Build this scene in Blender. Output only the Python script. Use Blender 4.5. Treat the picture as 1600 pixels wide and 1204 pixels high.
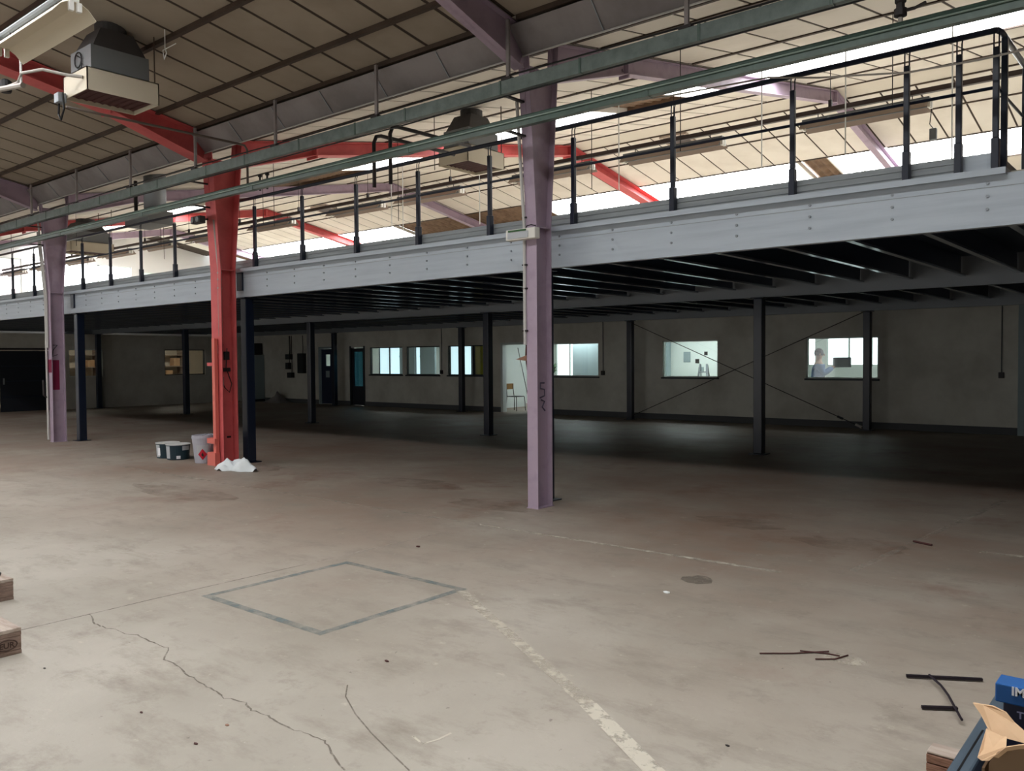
import bpy, math, random
from mathutils import Vector, Matrix
random.seed(7)
for o in list(bpy.data.objects): bpy.data.objects.remove(o)
S = bpy.context.scene
COL = S.collection

# ------------------------------------------------------------------ camera
FPX, YAW, PIT, ROL = 1312.5, 0.696235, 0.031441, -0.0076099
EYE = Vector((0, 0, 1.6))
fw = Vector((-math.sin(YAW)*math.cos(PIT), math.cos(YAW)*math.cos(PIT), -math.sin(PIT)))
r0 = Vector((math.cos(YAW), math.sin(YAW), 0)); u0 = r0.cross(fw)
rt = r0*math.cos(ROL) + u0*math.sin(ROL); up = u0*math.cos(ROL) - r0*math.sin(ROL)
cd = bpy.data.cameras.new('camera'); cam = bpy.data.objects.new('camera', cd); COL.objects.link(cam)
cd.sensor_width = 36; cd.lens = FPX/1600*36; cd.clip_end = 300; cd.clip_start = .05
cam.matrix_world = Matrix(((rt.x, up.x, -fw.x, 0), (rt.y, up.y, -fw.y, 0), (rt.z, up.z, -fw.z, 1.6), (0, 0, 0, 1)))
S.camera = cam
# ------------------------------------------------------------------ world, exposure, render settings
W = bpy.data.worlds.new('world'); S.world = W; W.use_nodes = True
bg = W.node_tree.nodes['Background']; bg.inputs[0].default_value = (.86, .93, 1, 1); bg.inputs[1].default_value = 1.5
S.view_settings.view_transform = 'Standard'; S.view_settings.look = 'None'; S.view_settings.gamma = 1
S.view_settings.exposure = 0.05
S.view_settings.use_curve_mapping = False
S.cycles.use_denoising = True; S.cycles.max_bounces = 7; S.cycles.diffuse_bounces = 5; S.cycles.glossy_bounces = 3
S.cycles.transparent_max_bounces = 12; S.cycles.sample_clamp_indirect = 6; S.cycles.caustics_reflective = False; S.cycles.caustics_refractive = False
SKY = 12.0          # daylight through the translucent roof sheets
GLZ = 5.0          # daylight through the glazing
LMP = 19.0          # light panels added in the office ceilings

def ray(x, y): return fw + rt*((x-800)/FPX) - up*((y-602)/FPX)
def onfloor(x, y, z=0.0): d = ray(x, y); return EYE + d*((z-1.6)/d.z)
def atY(x, y, Y): d = ray(x, y); return EYE + d*(Y/d.y)
def atX(x, y, X): d = ray(x, y); return EYE + d*(X/d.x)

# ------------------------------------------------------------------ materials
def lin(c): return tuple((v/255/12.92 if v <= 10 else ((v/255+.055)/1.055)**2.4) for v in c)
MATS = {}
def M(name, col, rough=.6, metal=0., col2=None, nscale=2., lo=.4, hi=.65, bump=0., rnd=0., spec=.4, detail=5, stretch=None, emit=None, bscale=40.):
    m = bpy.data.materials.new(name); m.use_nodes = True; nt = m.node_tree; N = nt.nodes; L = nt.links
    b = N['Principled BSDF']; b.inputs['Roughness'].default_value = rough; b.inputs['Metallic'].default_value = metal
    b.inputs['Specular IOR Level'].default_value = spec
    c1 = (*lin(col), 1); b.inputs['Base Color'].default_value = c1; out = None
    geo = N.new('ShaderNodeNewGeometry'); vec = geo.outputs['Position']
    if stretch:
        mp = N.new('ShaderNodeMapping'); mp.inputs['Scale'].default_value = stretch; L.new(vec, mp.inputs[0]); vec = mp.outputs[0]
    if col2:
        nz = N.new('ShaderNodeTexNoise'); nz.inputs['Scale'].default_value = nscale; nz.inputs['Detail'].default_value = detail; nz.inputs['Roughness'].default_value = .62
        L.new(vec, nz.inputs['Vector'])
        cr = N.new('ShaderNodeValToRGB'); cr.color_ramp.elements[0].position = lo; cr.color_ramp.elements[1].position = hi
        cr.color_ramp.elements[0].color = c1; cr.color_ramp.elements[1].color = (*lin(col2), 1); L.new(nz.outputs[0], cr.inputs[0]); out = cr.outputs[0]
    if rnd:
        oi = N.new('ShaderNodeObjectInfo'); mr = N.new('ShaderNodeMapRange'); mr.inputs[3].default_value = 1-rnd; mr.inputs[4].default_value = 1+rnd
        L.new(oi.outputs['Random'], mr.inputs[0]); mx = N.new('ShaderNodeVectorMath'); mx.operation = 'SCALE'
        if out: L.new(out, mx.inputs[0])
        else: mx.inputs[0].default_value = c1[:3]
        L.new(mr.outputs[0], mx.inputs['Scale']); out = mx.outputs[0]
    if out: L.new(out, b.inputs['Base Color'])
    if bump:
        nb = N.new('ShaderNodeTexNoise'); nb.inputs['Scale'].default_value = bscale; L.new(vec, nb.inputs['Vector'])
        bp = N.new('ShaderNodeBump'); bp.inputs['Strength'].default_value = bump; bp.inputs['Distance'].default_value = .01
        L.new(nb.outputs[0], bp.inputs['Height']); L.new(bp.outputs[0], b.inputs['Normal'])
    if emit:
        b.inputs['Emission Color'].default_value = (*emit[0], 1); b.inputs['Emission Strength'].default_value = emit[1]
    MATS[name] = m; return m

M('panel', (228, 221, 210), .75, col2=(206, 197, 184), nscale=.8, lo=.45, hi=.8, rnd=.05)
M('panel_shaded', (158, 147, 132), .8, col2=(138, 127, 112), nscale=.8, lo=.45, hi=.8, rnd=.05)  # same panels, dimmer light on the front slope put into the colour
M('panel_plain', (216, 208, 194), .75)
M('joint', (62, 50, 42), .8)
M('purlin', (74, 60, 50), .6, col2=(58, 46, 38), nscale=3)
M('gutter', (146, 140, 140), .55, col2=(126, 120, 120), nscale=1.5)
M('corr_brown', (128, 104, 84), .7, col2=(104, 82, 64), nscale=4)
M('skylight', (235, 240, 245), .5, emit=((.97, .985, 1.0), SKY))
M('glazing', (235, 240, 240), .4, emit=((.93, .98, 1.0), GLZ))
M('glazing_pink', (235, 225, 232), .4, emit=((1.0, .93, .97), GLZ*.16))
M('glazing_green', (215, 235, 220), .4, emit=((.86, 1.0, .88), GLZ*.14))
M('door_front', (235, 232, 226), .4, emit=((.97, .99, 1.0), 2.1))
M('office_window', (235, 240, 240), .4, emit=((.86, .98, 1.0), 2.4))
M('office_window_dim', (200, 225, 235), .4, emit=((.70, .92, 1.0), .85))
M('fill_panel', (245, 245, 245), .5, emit=((.92, .99, 1.0), LMP))
M('lamp_panel_warm', (245, 240, 230), .5, emit=((1.0, .90, .76), 22.0))
M('purple', (172, 154, 171), .5, col2=(155, 137, 155), nscale=5, lo=.5, hi=.75)
M('red', (206, 98, 98), .5, col2=(190, 84, 86), nscale=4, lo=.45, hi=.75)
M('dark_red_paint', (122, 26, 62), .5)
M('orange_red', (218, 116, 104), .5)
M('galv', (184, 194, 203), .42, metal=.1, col2=(172, 182, 192), nscale=3, lo=.4, hi=.7, stretch=(.35, 1, 6), spec=.5)
M('galv_dark', (146, 152, 158), .45, metal=.2)
M('galv_shiny', (168, 176, 184), .16, metal=.7, spec=.6)
M('toe', (158, 164, 166), .5, col2=(146, 152, 155), nscale=4, stretch=(.3, 1, 5))
M('navy', (20, 30, 50), .3, spec=.6)
M('navy_joist', (70, 84, 106), .3, metal=.3, spec=.6)
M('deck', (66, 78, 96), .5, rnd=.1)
M('deck_bounce', (196, 190, 178), .7, col2=(178, 172, 160), nscale=2, rnd=.06)  # pale so the unseen deck surface throws light up to the roof
M('tray', (112, 124, 120), .5, metal=.2, col2=(92, 104, 100), nscale=6)
M('trunk_green', (72, 94, 84), .35, col2=(60, 80, 71), nscale=5, spec=.5)
M('trunk_light', (150, 168, 158), .35, metal=.1)
M('dark_metal', (40, 34, 34), .5)
M('bar_brown', (72, 58, 54), .5)
M('fixture_brown', (158, 140, 128), .5)
M('white_paint', (226, 224, 216), .5)
M('heater_cream', (214, 204, 182), .5)
M('heater_grey', (118, 122, 124), .5)
M('heater_dark', (70, 68, 68), .6)
M('rust_dark', (72, 36, 34), .7)
M('pipe_dark', (96, 84, 76), .5)
M('conduit', (196, 194, 190), .5)
M('pipe_grey', (162, 156, 148), .45)
M('wall', (220, 218, 208), .8, col2=(194, 191, 180), nscale=1.1, lo=.38, hi=.7, bump=.1)
M('wall_base', (86, 88, 90), .7)
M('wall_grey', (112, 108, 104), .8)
M('office_white', (226, 234, 230), .7)
M('office_grey', (150, 166, 170), .6)
M('gable', (232, 232, 230), .7)
M('door_navy', (34, 44, 70), .5)
M('door_dark', (38, 42, 50), .55)
M('frame_dark', (48, 52, 54), .5)
M('yellow', (172, 166, 36), .6)
M('black', (18, 18, 20), .5)
M('rod_black', (34, 26, 34), .55)
M('wood', (182, 168, 156), .7, col2=(148, 130, 116), nscale=3, stretch=(1, 6, 14), rnd=.08)
M('wood_block', (142, 120, 108), .8, col2=(114, 94, 82), nscale=5, stretch=(3, 3, 14))
M('wood_edge', (158, 120, 100), .8, col2=(112, 78, 62), nscale=5, stretch=(4, 4, 60))
M('stamp', (70, 52, 44), .8)
M('cardboard', (206, 172, 136), .75, col2=(194, 158, 122), nscale=4)
M('cardboard_shade', (128, 104, 80), .8)  # carton sides turned from the light, shade put into the colour
M('steel_blue', (86, 100, 112), .4, metal=.3)
M('label_blue', (24, 84, 148), .45)
M('label_navy', (14, 18, 46), .45)
M('print_white', (240, 242, 246), .6)
M('print_lilac', (150, 152, 186), .6)
M('bucket_grey', (176, 176, 186), .45)
M('bucket_teal', (26, 50, 60), .45)
M('bucket_lid', (214, 214, 210), .5)
M('bucket_label', (184, 188, 192), .6)
M('hazard_red', (196, 30, 52), .5)
M('cloth', (224, 230, 232), .9, bump=.2)
M('skin', (190, 150, 130), .6)
M('shirt', (120, 150, 196), .8)
M('trouser', (104, 116, 118), .8)
M('hair', (62, 60, 66), .7)
M('box_grey', (98, 104, 112), .7)
M('chrome', (170, 176, 180), .25, metal=.8)
M('chair_wood', (150, 112, 62), .5)
M('leaf', (60, 100, 60), .6)
M('red_plastic', (200, 60, 44), .4)
M('paper', (236, 240, 238), .7)
M('graffiti', (84, 76, 96), .7)

def M_floor():
    m = bpy.data.materials.new('concrete'); m.use_nodes = True; nt = m.node_tree; N = nt.nodes; L = nt.links; b = N['Principled BSDF']
    g = N.new('ShaderNodeNewGeometry')
    def noise(sc, det, rough=.6, st=None):
        n = N.new('ShaderNodeTexNoise'); n.inputs['Scale'].default_value = sc; n.inputs['Detail'].default_value = det; n.inputs['Roughness'].default_value = rough
        if st:
            mp = N.new('ShaderNodeMapping'); mp.inputs['Scale'].default_value = st; L.new(g.outputs['Position'], mp.inputs[0]); L.new(mp.outputs[0], n.inputs['Vector'])
        else: L.new(g.outputs['Position'], n.inputs['Vector'])
        return n.outputs[0]
    def ramp(src, lo, hi, inv=False):
        r = N.new('ShaderNodeMapRange'); r.inputs[1].default_value = lo; r.inputs[2].default_value = hi; L.new(src, r.inputs[0]); return r.outputs[0]
    def mix(f, a, bb):
        x = N.new('ShaderNodeMix'); x.data_type = 'RGBA'
        if f is not None: L.new(f, x.inputs[0])
        for i, v in ((6, a), (7, bb)):
            if isinstance(v, tuple): x.inputs[i].default_value = (*lin(v), 1)
            else: L.new(v, x.inputs[i])
        return x.outputs[2]
    def mul(a, bb):
        x = N.new('ShaderNodeMath'); x.operation = 'MULTIPLY'; L.new(a, x.inputs[0]); L.new(bb, x.inputs[1]); return x.outputs[0]
    c = mix(ramp(noise(.55, 6), .35, .68), (174, 167, 155), (150, 143, 131))
    # brown, oil-stained lane along the columns (a stain with a shape of its own)
    sp = N.new('ShaderNodeSeparateXYZ'); L.new(g.outputs['Position'], sp.inputs[0])
    band = mul(ramp(sp.outputs[1], 2.4, 6.4), ramp(noise(.35, 5, .65), .30, .62))
    c = mix(band, c, (140, 119, 104))
    c = mix(mul(ramp(noise(.9, 7, .7), .56, .74), ramp(sp.outputs[1], 3, 6)), c, (122, 90, 76))
    c = mix(ramp(noise(1.6, 9, .72, (1.0, 2.2, 1)), .50, .72), c, (138, 129, 117))
    c = mix(ramp(noise(3.4, 9, .75), .55, .78), c, (128, 119, 107))
    c = mix(ramp(noise(7, 6, .75), .62, .8), c, (200, 190, 174))
    c = mix(ramp(noise(20, 3, .6), .70, .78), c, (104, 96, 88))
    L.new(c, b.inputs['Base Color'])
    rr = N.new('ShaderNodeMapRange'); rr.inputs[3].default_value = .42; rr.inputs[4].default_value = .68; L.new(noise(1.2, 5), rr.inputs[0]); L.new(rr.outputs[0], b.inputs['Roughness'])
    b.inputs['Specular IOR Level'].default_value = .35
    bp = N.new('ShaderNodeBump'); bp.inputs['Strength'].default_value = .15; bp.inputs['Distance'].default_value = .01; L.new(noise(30, 4), bp.inputs['Height']); L.new(bp.outputs[0], b.inputs['Normal'])
    MATS['concrete'] = m
M_floor()
def M_worn(name, col, scale, lo, hi, maxa=1.0):
    m = bpy.data.materials.new(name); m.use_nodes = True; nt = m.node_tree; N = nt.nodes; L = nt.links; b = N['Principled BSDF']
    b.inputs['Base Color'].default_value = (*lin(col), 1); b.inputs['Roughness'].default_value = .7; b.inputs['Specular IOR Level'].default_value = .3
    g = N.new('ShaderNodeNewGeometry'); n = N.new('ShaderNodeTexNoise'); n.inputs['Scale'].default_value = scale; n.inputs['Detail'].default_value = 7; n.inputs['Roughness'].default_value = .7
    L.new(g.outputs['Position'], n.inputs['Vector']); r = N.new('ShaderNodeMapRange'); r.inputs[1].default_value = lo; r.inputs[2].default_value = hi; r.inputs[4].default_value = maxa; L.new(n.outputs[0], r.inputs[0])
    L.new(r.outputs[0], b.inputs['Alpha']); MATS[name] = m
M_worn('line_white', (192, 183, 167), 9, .36, .58, .85)
M_worn('line_bright', (200, 192, 176), 12, .34, .50, .9)
M_worn('line_faint', (190, 182, 168), 7, .42, .66, .55)
M_worn('tape_blue', (116, 128, 128), 6, .28, .62, .65)
M_worn('crack', (122, 113, 102), 10, .3, .55, .75)
M_worn('rust_stain', (112, 76, 60), 2.5, .40, .75, .4)
def M_glass(name, tint, fac):
    m = bpy.data.materials.new(name); m.use_nodes = True; nt = m.node_tree; N = nt.nodes; L = nt.links
    N.remove(N['Principled BSDF']); t = N.new('ShaderNodeBsdfTransparent'); t.inputs[0].default_value = (*tint, 1); gl = N.new('ShaderNodeBsdfGlossy'); gl.inputs['Roughness'].default_value = .03
    mx = N.new('ShaderNodeMixShader'); mx.inputs[0].default_value = fac; L.new(t.outputs[0], mx.inputs[1]); L.new(gl.outputs[0], mx.inputs[2])
    L.new(mx.outputs[0], N['Material Output'].inputs[0]); MATS[name] = m
M_glass('glass', (.95, .98, .97), .04)
M_glass('glass_blue', (.22, .40, .48), .05)

# ------------------------------------------------------------------ mesh helpers
class MB:
    def __init__(s): s.v = []; s.f = []
    def poly(s, pts): n = len(s.v); s.v += [Vector(p) for p in pts]; s.f.append(tuple(range(n, n+len(pts)))); return s
    def box(s, x0, y0, z0, x1, y1, z1):
        n = len(s.v); s.v += [Vector((x, y, z)) for z in (z0, z1) for x, y in ((x0, y0), (x1, y0), (x1, y1), (x0, y1))]
        s.f += [tuple(n+i for i in q) for q in ((3, 2, 1, 0), (4, 5, 6, 7), (0, 1, 5, 4), (1, 2, 6, 5), (2, 3, 7, 6), (3, 0, 4, 7))]; return s
    def prism(s, pts, ext):
        pts = [Vector(p) for p in pts]; e = Vector(ext); n = len(s.v); k = len(pts); s.v += pts + [p+e for p in pts]
        s.f.append(tuple(range(n+k-1, n-1, -1))); s.f.append(tuple(range(n+k, n+2*k)))
        for i in range(k): j = (i+1) % k; s.f.append((n+i, n+j, n+k+j, n+k+i))
        return s
    def bar(s, p, q, w, h, upv=(0, 0, 1)):
        p = Vector(p); q = Vector(q); d = (q-p).normalized(); u = Vector(upv); a = d.cross(u)
        if a.length < 1e-4: a = d.cross(Vector((1, 0, 0)))
        a.normalize(); b = a.cross(d); a *= w/2; b *= h/2
        return s.prism([p-a-b, p+a-b, p+a+b, p-a+b], q-p)
    def tube(s, path, r, n=8, cap=True):
        path = [Vector(p) for p in path]; rs = r if isinstance(r, (list, tuple)) else [r]*len(path)
        base = len(s.v); ref = None
        for i, p in enumerate(path):
            d = (path[min(i+1, len(path)-1)] - path[max(i-1, 0)]).normalized()
            if ref is None: ref = d.cross(Vector((0, 0, 1)));  ref = ref if ref.length > 1e-3 else d.cross(Vector((1, 0, 0)))
            a = (ref - d*ref.dot(d)).normalized(); b = d.cross(a); ref = a
            s.v += [p + (a*math.cos(2*math.pi*k/n) + b*math.sin(2*math.pi*k/n))*rs[i] for k in range(n)]
        for i in range(len(path)-1):
            for k in range(n): k2 = (k+1) % n; s.f.append((base+i*n+k, base+i*n+k2, base+(i+1)*n+k2, base+(i+1)*n+k))
        if cap: s.f.append(tuple(base+k for k in range(n-1, -1, -1))); e = base+(len(path)-1)*n; s.f.append(tuple(e+k for k in range(n)))
        return s
    def lathe(s, prof, c, n=20, cap=True):
        c = Vector(c); base = len(s.v)
        for r, z in prof: s.v += [c + Vector((r*math.cos(2*math.pi*k/n), r*math.sin(2*math.pi*k/n), z)) for k in range(n)]
        for i in range(len(prof)-1):
            for k in range(n): k2 = (k+1) % n; s.f.append((base+i*n+k, base+i*n+k2, base+(i+1)*n+k2, base+(i+1)*n+k))
        if cap: s.f.append(tuple(base+k for k in range(n-1, -1, -1))); e = base+(len(prof)-1)*n; s.f.append(tuple(e+k for k in range(n)))
        return s
    def strip(s, line, t, x0, x1):           # plate that follows a polyline in the YZ plane, thickness t upwards of the normal
        for (a, b) in zip(line[:-1], line[1:]):
            d = Vector((0, b[0]-a[0], b[1]-a[1])).normalized(); nrm = Vector((0, -d.z, d.y))*t
            s.prism([(x0, a[0], a[1]), (x0, b[0], b[1]), Vector((x0, b[0], b[1]))+nrm, Vector((x0, a[0], a[1]))+nrm], (x1-x0, 0, 0))
        return s
WL = {}
def obj(name, mb, mat, parent=None, smooth=False, kind=None, bevel=0):
    off = WL.get(parent.name, Vector()) if parent else Vector()
    me = bpy.data.meshes.new(name); me.from_pydata([v-off for v in mb.v], [], mb.f); me.update()
    me.materials.append(MATS[mat]); o = bpy.data.objects.new(name, me); COL.objects.link(o)
    if smooth:
        for p in me.polygons: p.use_smooth = True
    if parent: o.parent = parent; WL[o.name] = off
    else: WL[o.name] = Vector()
    if kind: o['kind'] = kind
    if bevel:
        bv = o.modifiers.new('bevel', 'BEVEL'); bv.width = bevel; bv.segments = 2; bv.limit_method = 'ANGLE'
    return o
def tag(o, label, cat, group=None, kind=None):
    o['label'] = label; o['category'] = cat
    if group: o['group'] = group
    if kind: o['kind'] = kind
    return o
def thing(name, label, cat, loc=(0, 0, 0), group=None, kind=None):
    o = bpy.data.objects.new(name, None); COL.objects.link(o); o.location = loc; o.empty_display_size = .1
    WL[o.name] = Vector(loc); return tag(o, label, cat, group, kind)
def inst(src, name, parent, loc, rot=(0, 0, 0)):
    o = bpy.data.objects.new(name, src); COL.objects.link(o); o.parent = parent; o.location = Vector(loc)-WL.get(parent.name, Vector()); o.rotation_euler = rot; WL[o.name] = WL.get(parent.name, Vector()); return o
def copy_tree(o, parent=None):
    c = o.copy(); COL.objects.link(c); c.parent = parent
    for ch in list(o.children): copy_tree(ch, c)
    return c
def text_part(body, size, mat, parent, loc, xdir, zdir, depth=.001, shear=0, bold=0, align='LEFT'):
    cu = bpy.data.curves.new('lettering', 'FONT'); cu.body = body; cu.size = size; cu.extrude = depth; cu.offset = bold; cu.shear = shear; cu.align_x = align
    t = bpy.data.objects.new('lettering_curve', cu); COL.objects.link(t); bpy.context.view_layer.update()
    me = bpy.data.meshes.new_from_object(t.evaluated_get(bpy.context.evaluated_depsgraph_get())); bpy.data.objects.remove(t)
    x = Vector(xdir).normalized(); z = Vector(zdir).normalized(); y = z.cross(x); off = WL.get(parent.name, Vector())
    mw = Matrix(((x.x, z.x, x.cross(z).x), (x.y, z.y, x.cross(z).y), (x.z, z.z, x.cross(z).z)))
    for v in me.vertices: v.co = mw @ v.co + Vector(loc) - off
    me.materials.clear(); me.materials.append(MATS[mat]); o = bpy.data.objects.new('lettering', me); COL.objects.link(o); o.parent = parent; WL[o.name] = off
    return o

# ------------------------------------------------------------------ the setting: numbers
XG, XR, YF, YB = -33.0, 13.0, -11.0, 25.3          # outer shell
YV = 7.12                                           # valley line between the two bays
FRAMES = [-30.2, -24.1, -17.93, -11.75, -5.57, .6, 6.78]
HALF = 9.08                                         # valley to ridge
SL = .18
def rt_top(d): return 5.0 + SL*(d-.23)
ANG = math.atan(SL)
# ---- floor
fl = tag(obj('floor', MB().box(XG, YF, -.2, XR, YB, 0), 'concrete'), 'worn beige-grey concrete floor of the hall', 'floor', kind='structure')
def fline(name, pts, w, mat, z=.0015):
    mb = MB(); pts = [Vector((p[0], p[1], z)) for p in pts]
    L_, R_ = [], []
    for i, p in enumerate(pts):
        d = (pts[min(i+1, len(pts)-1)]-pts[max(i-1, 0)]).normalized(); a = Vector((-d.y, d.x, 0))*(w/2 if not isinstance(w, list) else w[i]/2)
        L_.append(p+a); R_.append(p-a)
    for i in range(len(pts)-1): mb.poly([R_[i], R_[i+1], L_[i+1], L_[i]])
    return obj(name, mb, mat, fl)
sq = [(-5.25, 3.02), (-4.0, 3.02), (-4.0, 4.22), (-5.25, 4.22)]
for i in range(4):
    a, b = sq[i], sq[(i+1) % 4]; dx = (b[0]-a[0]); dy = b[1]-a[1]; n = math.hypot(dx, dy); e = .03
    fline('painted_line', [(a[0]-dx/n*e, a[1]-dy/n*e), (b[0]+dx/n*e, b[1]+dy/n*e)] if i % 2 == 0 else [(a[0]+dx/n*e, a[1]+dy/n*e), (b[0]-dx/n*e, b[1]-dy/n*e)], .06, 'tape_blue')
fline('painted_line', [(-12.7, 6.0), (-5.6, 6.0)], .06, 'line_faint')
fline('painted_line', [(-5.45, 6.0), (-2.45, 6.03)], .06, 'line_white')
fline('painted_line', [(-3.98, 4.19), (-2.21, 3.17)], .075, 'line_white')
fline('painted_line', [(-2.2, 3.165), (-1.2, 2.52)], .085, 'line_bright')
fline('painted_line', [(-2.05, 6.4), (-1.75, 10.5)], .06, 'line_faint')
fline('painted_line', [(-1.45, 7.66), (-.6, 7.72)], .08, 'line_white')
fline('joint_groove', [(-5.46, 1.2), (-5.46, 2.37), (-5.47, 2.76), (-5.46, 3.9)], .012, 'crack')
fline('joint_groove', [(-5.46, 3.9), (-5.46, 5.6)], .02, 'line_faint')
ck0 = [(140, 960), (150, 975), (165, 980), (190, 988), (215, 993), (240, 1004), (262, 1012), (258, 1030), (280, 1042), (295, 1055), (320, 1070), (340, 1080), (350, 1090), (385, 1098), (392, 1110), (420, 1118), (435, 1130), (470, 1143), (495, 1152), (510, 1160), (520, 1180), (545, 1210)]
ck = []
for p, q in zip(ck0[:-1], ck0[1:]):
    for k in range(4): ck.append((p[0]+(q[0]-p[0])*k/4+random.uniform(-2.2, 2.2), p[1]+(q[1]-p[1])*k/4+random.uniform(-1.6, 1.6)))
fline('floor_crack', [onfloor(*p) for p in ck], [random.uniform(.004, .011) for _ in ck], 'crack')
fline('floor_crack', [onfloor(*p) for p in ((543, 1070), (540, 1088), (555, 1115), (580, 1145), (610, 1175), (640, 1204))], .007, 'crack')
fline('chalk_mark', [onfloor(*p) for p in ((645, 1150), (660, 1162), (685, 1155), (705, 1145))], .012, 'line_bright')
def blot(px, rx, ry, mat):
    c = onfloor(*px); mb = MB(); k = 18
    mb.poly([(c.x+rx*math.cos(2*math.pi*i/k)*random.uniform(.7, 1.15), c.y+ry*math.sin(2*math.pi*i/k)*random.uniform(.7, 1.15), .001) for i in range(k)]); return obj('floor_stain', mb, mat, fl)
blot((1090, 905), .12, .12, 'crack'); blot((780, 790), .7, .28, 'rust_stain'); blot((400, 730), .6, .35, 'rust_stain'); blot((1160, 815), .5, .3, 'rust_stain'); blot((650, 755), 1.0, .35, 'rust_stain'); blot((290, 770), 1.2, .3, 'rust_stain'); blot((1330, 850), .5, .3, 'rust_stain'); blot((1320, 1030), .12, .08, 'line_white')

def wall_mesh(u0, u1, z0, z1, openings, mk):
    us = sorted({u0, u1, *[a for o in openings for a in o[:2]]}); zs = sorted({z0, z1, *[a for o in openings for a in o[2:]]})
    mb = MB()
    for i in range(len(us)-1):
        for j in range(len(zs)-1):
            uc = (us[i]+us[i+1])/2; zc = (zs[j]+zs[j+1])/2
            if not any(a < uc < b and c < zc < d for a, b, c, d in openings): mk(mb, us[i], us[i+1], zs[j], zs[j+1])
    return mb
YW = 19.3
WIN = [(-22.59, -20.92), (-20.73, -19.17), (-18.8, -17.29), (-14.95, -13.02), (-11.02, -9.46), (-7.25, -5.65)]
opB = [(a, b, 1.10, 2.04) for a, b in WIN] + [(-16.5, -15.5, 0, 2.04), (-23.6, -22.9, 0, 2.05), (-25.37, -24.51, 0, 2.05)]
wb = obj('wall_back', wall_mesh(-30, XR, 0, 2.62, opB, lambda m, a, b, c, d: m.box(a, YW, c, b, YW+.14, d)), 'wall')
tag(wb, 'dim beige rendered partition wall with office windows', 'wall', kind='structure')
for a, b in ((-30, -25.45), (-24.45, -23.66), (-22.84, -16.56), (-15.44, XR)): tag(obj('baseboard_back', MB().box(a, YW-.015, 0, b, YW, .15), 'wall_base'), 'dark grey plinth strip along the foot of the back partition', 'baseboard', 'plinth strips of the back partition', 'structure')
opL = [(8.6, 11.75, 0, 2.0), (12.31, 13.45, 1.1, 2.05), (15.73, 17.36, 1.1, 2.05)]
wl = obj('wall_left', wall_mesh(2.0, YW, 0, 2.57, opL, lambda m, a, b, c, d: m.box(-30.15, a, c, -30, b, d)), 'wall')
tag(wl, 'dim end partition wall under the mezzanine with two lit windows', 'wall', kind='structure')
# outer shell
opG = [(12.2, 16.0, 3.35, 5.35), (10.6, 12.0, 3.35, 5.35), (16.45, 17.9, 3.35, 5.2)]
wg = obj('wall_gable', wall_mesh(YF, YB, 0, 6.75, opG, lambda m, a, b, c, d: m.box(XG-.2, a, c, XG, b, d)), 'gable'); tag(wg, 'white gable wall with tall glazing above the mezzanine', 'wall', kind='structure')
for nm, (a, b, c, d), mt in (('window_7', opG[0], 'glazing'), ('window_8', opG[1], 'glazing_pink'), ('window_9', opG[2], 'glazing_green')):
    w = thing(nm, {'window_7': 'bright overexposed gable glazing behind the mezzanine rail', 'window_8': 'pale pinkish gable glazing panel', 'window_9': 'pale greenish gable glazing panel'}[nm], 'window', (XG, (a+b)/2, c), kind='structure')
    n = 3 if b-a > 2 else 1
    for k in range(n): obj('pane', MB().box(XG-.12, a+(b-a)*k/n+.02, c+.02, XG-.10, a+(b-a)*(k+1)/n-.02, d-.02), mt, w)
    fb = MB()
    for k in range(n+1): y = a+(b-a)*k/n; fb.box(XG-.14, y-.025, c, XG-.06, y+.025, d)
    fb.box(XG-.14, a, c, XG-.06, b, c+.04).box(XG-.14, a, d-.04, XG-.06, b, d); obj('window_frame', fb, 'office_white', w)
opF = [(-24, -17, 0, 4.2), (-9, -2, 0, 4.2)]
wfr = obj('wall_front', wall_mesh(XG, XR, 0, 5.1, opF, lambda m, a, b, c, d: m.box(a, YF-.2, c, b, YF, d)), 'gable'); tag(wfr, 'white outer wall with translucent loading doors', 'wall', kind='structure')
for i, (a, b, c, d) in enumerate(opF):
    dr = thing('door_%d' % (i+5), 'translucent sectional loading door in the outer wall', 'door', ((a+b)/2, YF, 0), 'loading doors of the outer wall', 'structure')
    for k in range(6): obj('panel', MB().box(a+.02, YF-.12, d*k/6+.015, b-.02, YF-.1, d*(k+1)/6-.015), 'door_front', dr)
tag(obj('wall_right', MB().box(XR, YF, 0, XR+.2, YB, 6.75), 'wall_grey'), 'plain grey outer wall at the far end of the hall', 'wall', kind='structure')  # unseen wall, greyed to bounce less light onto the columns
tag(obj('wall_rear', MB().box(XG, YB, 0, XR, YB+.2, 5.2), 'gable'), 'plain outer wall behind the offices', 'wall', kind='structure')

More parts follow.
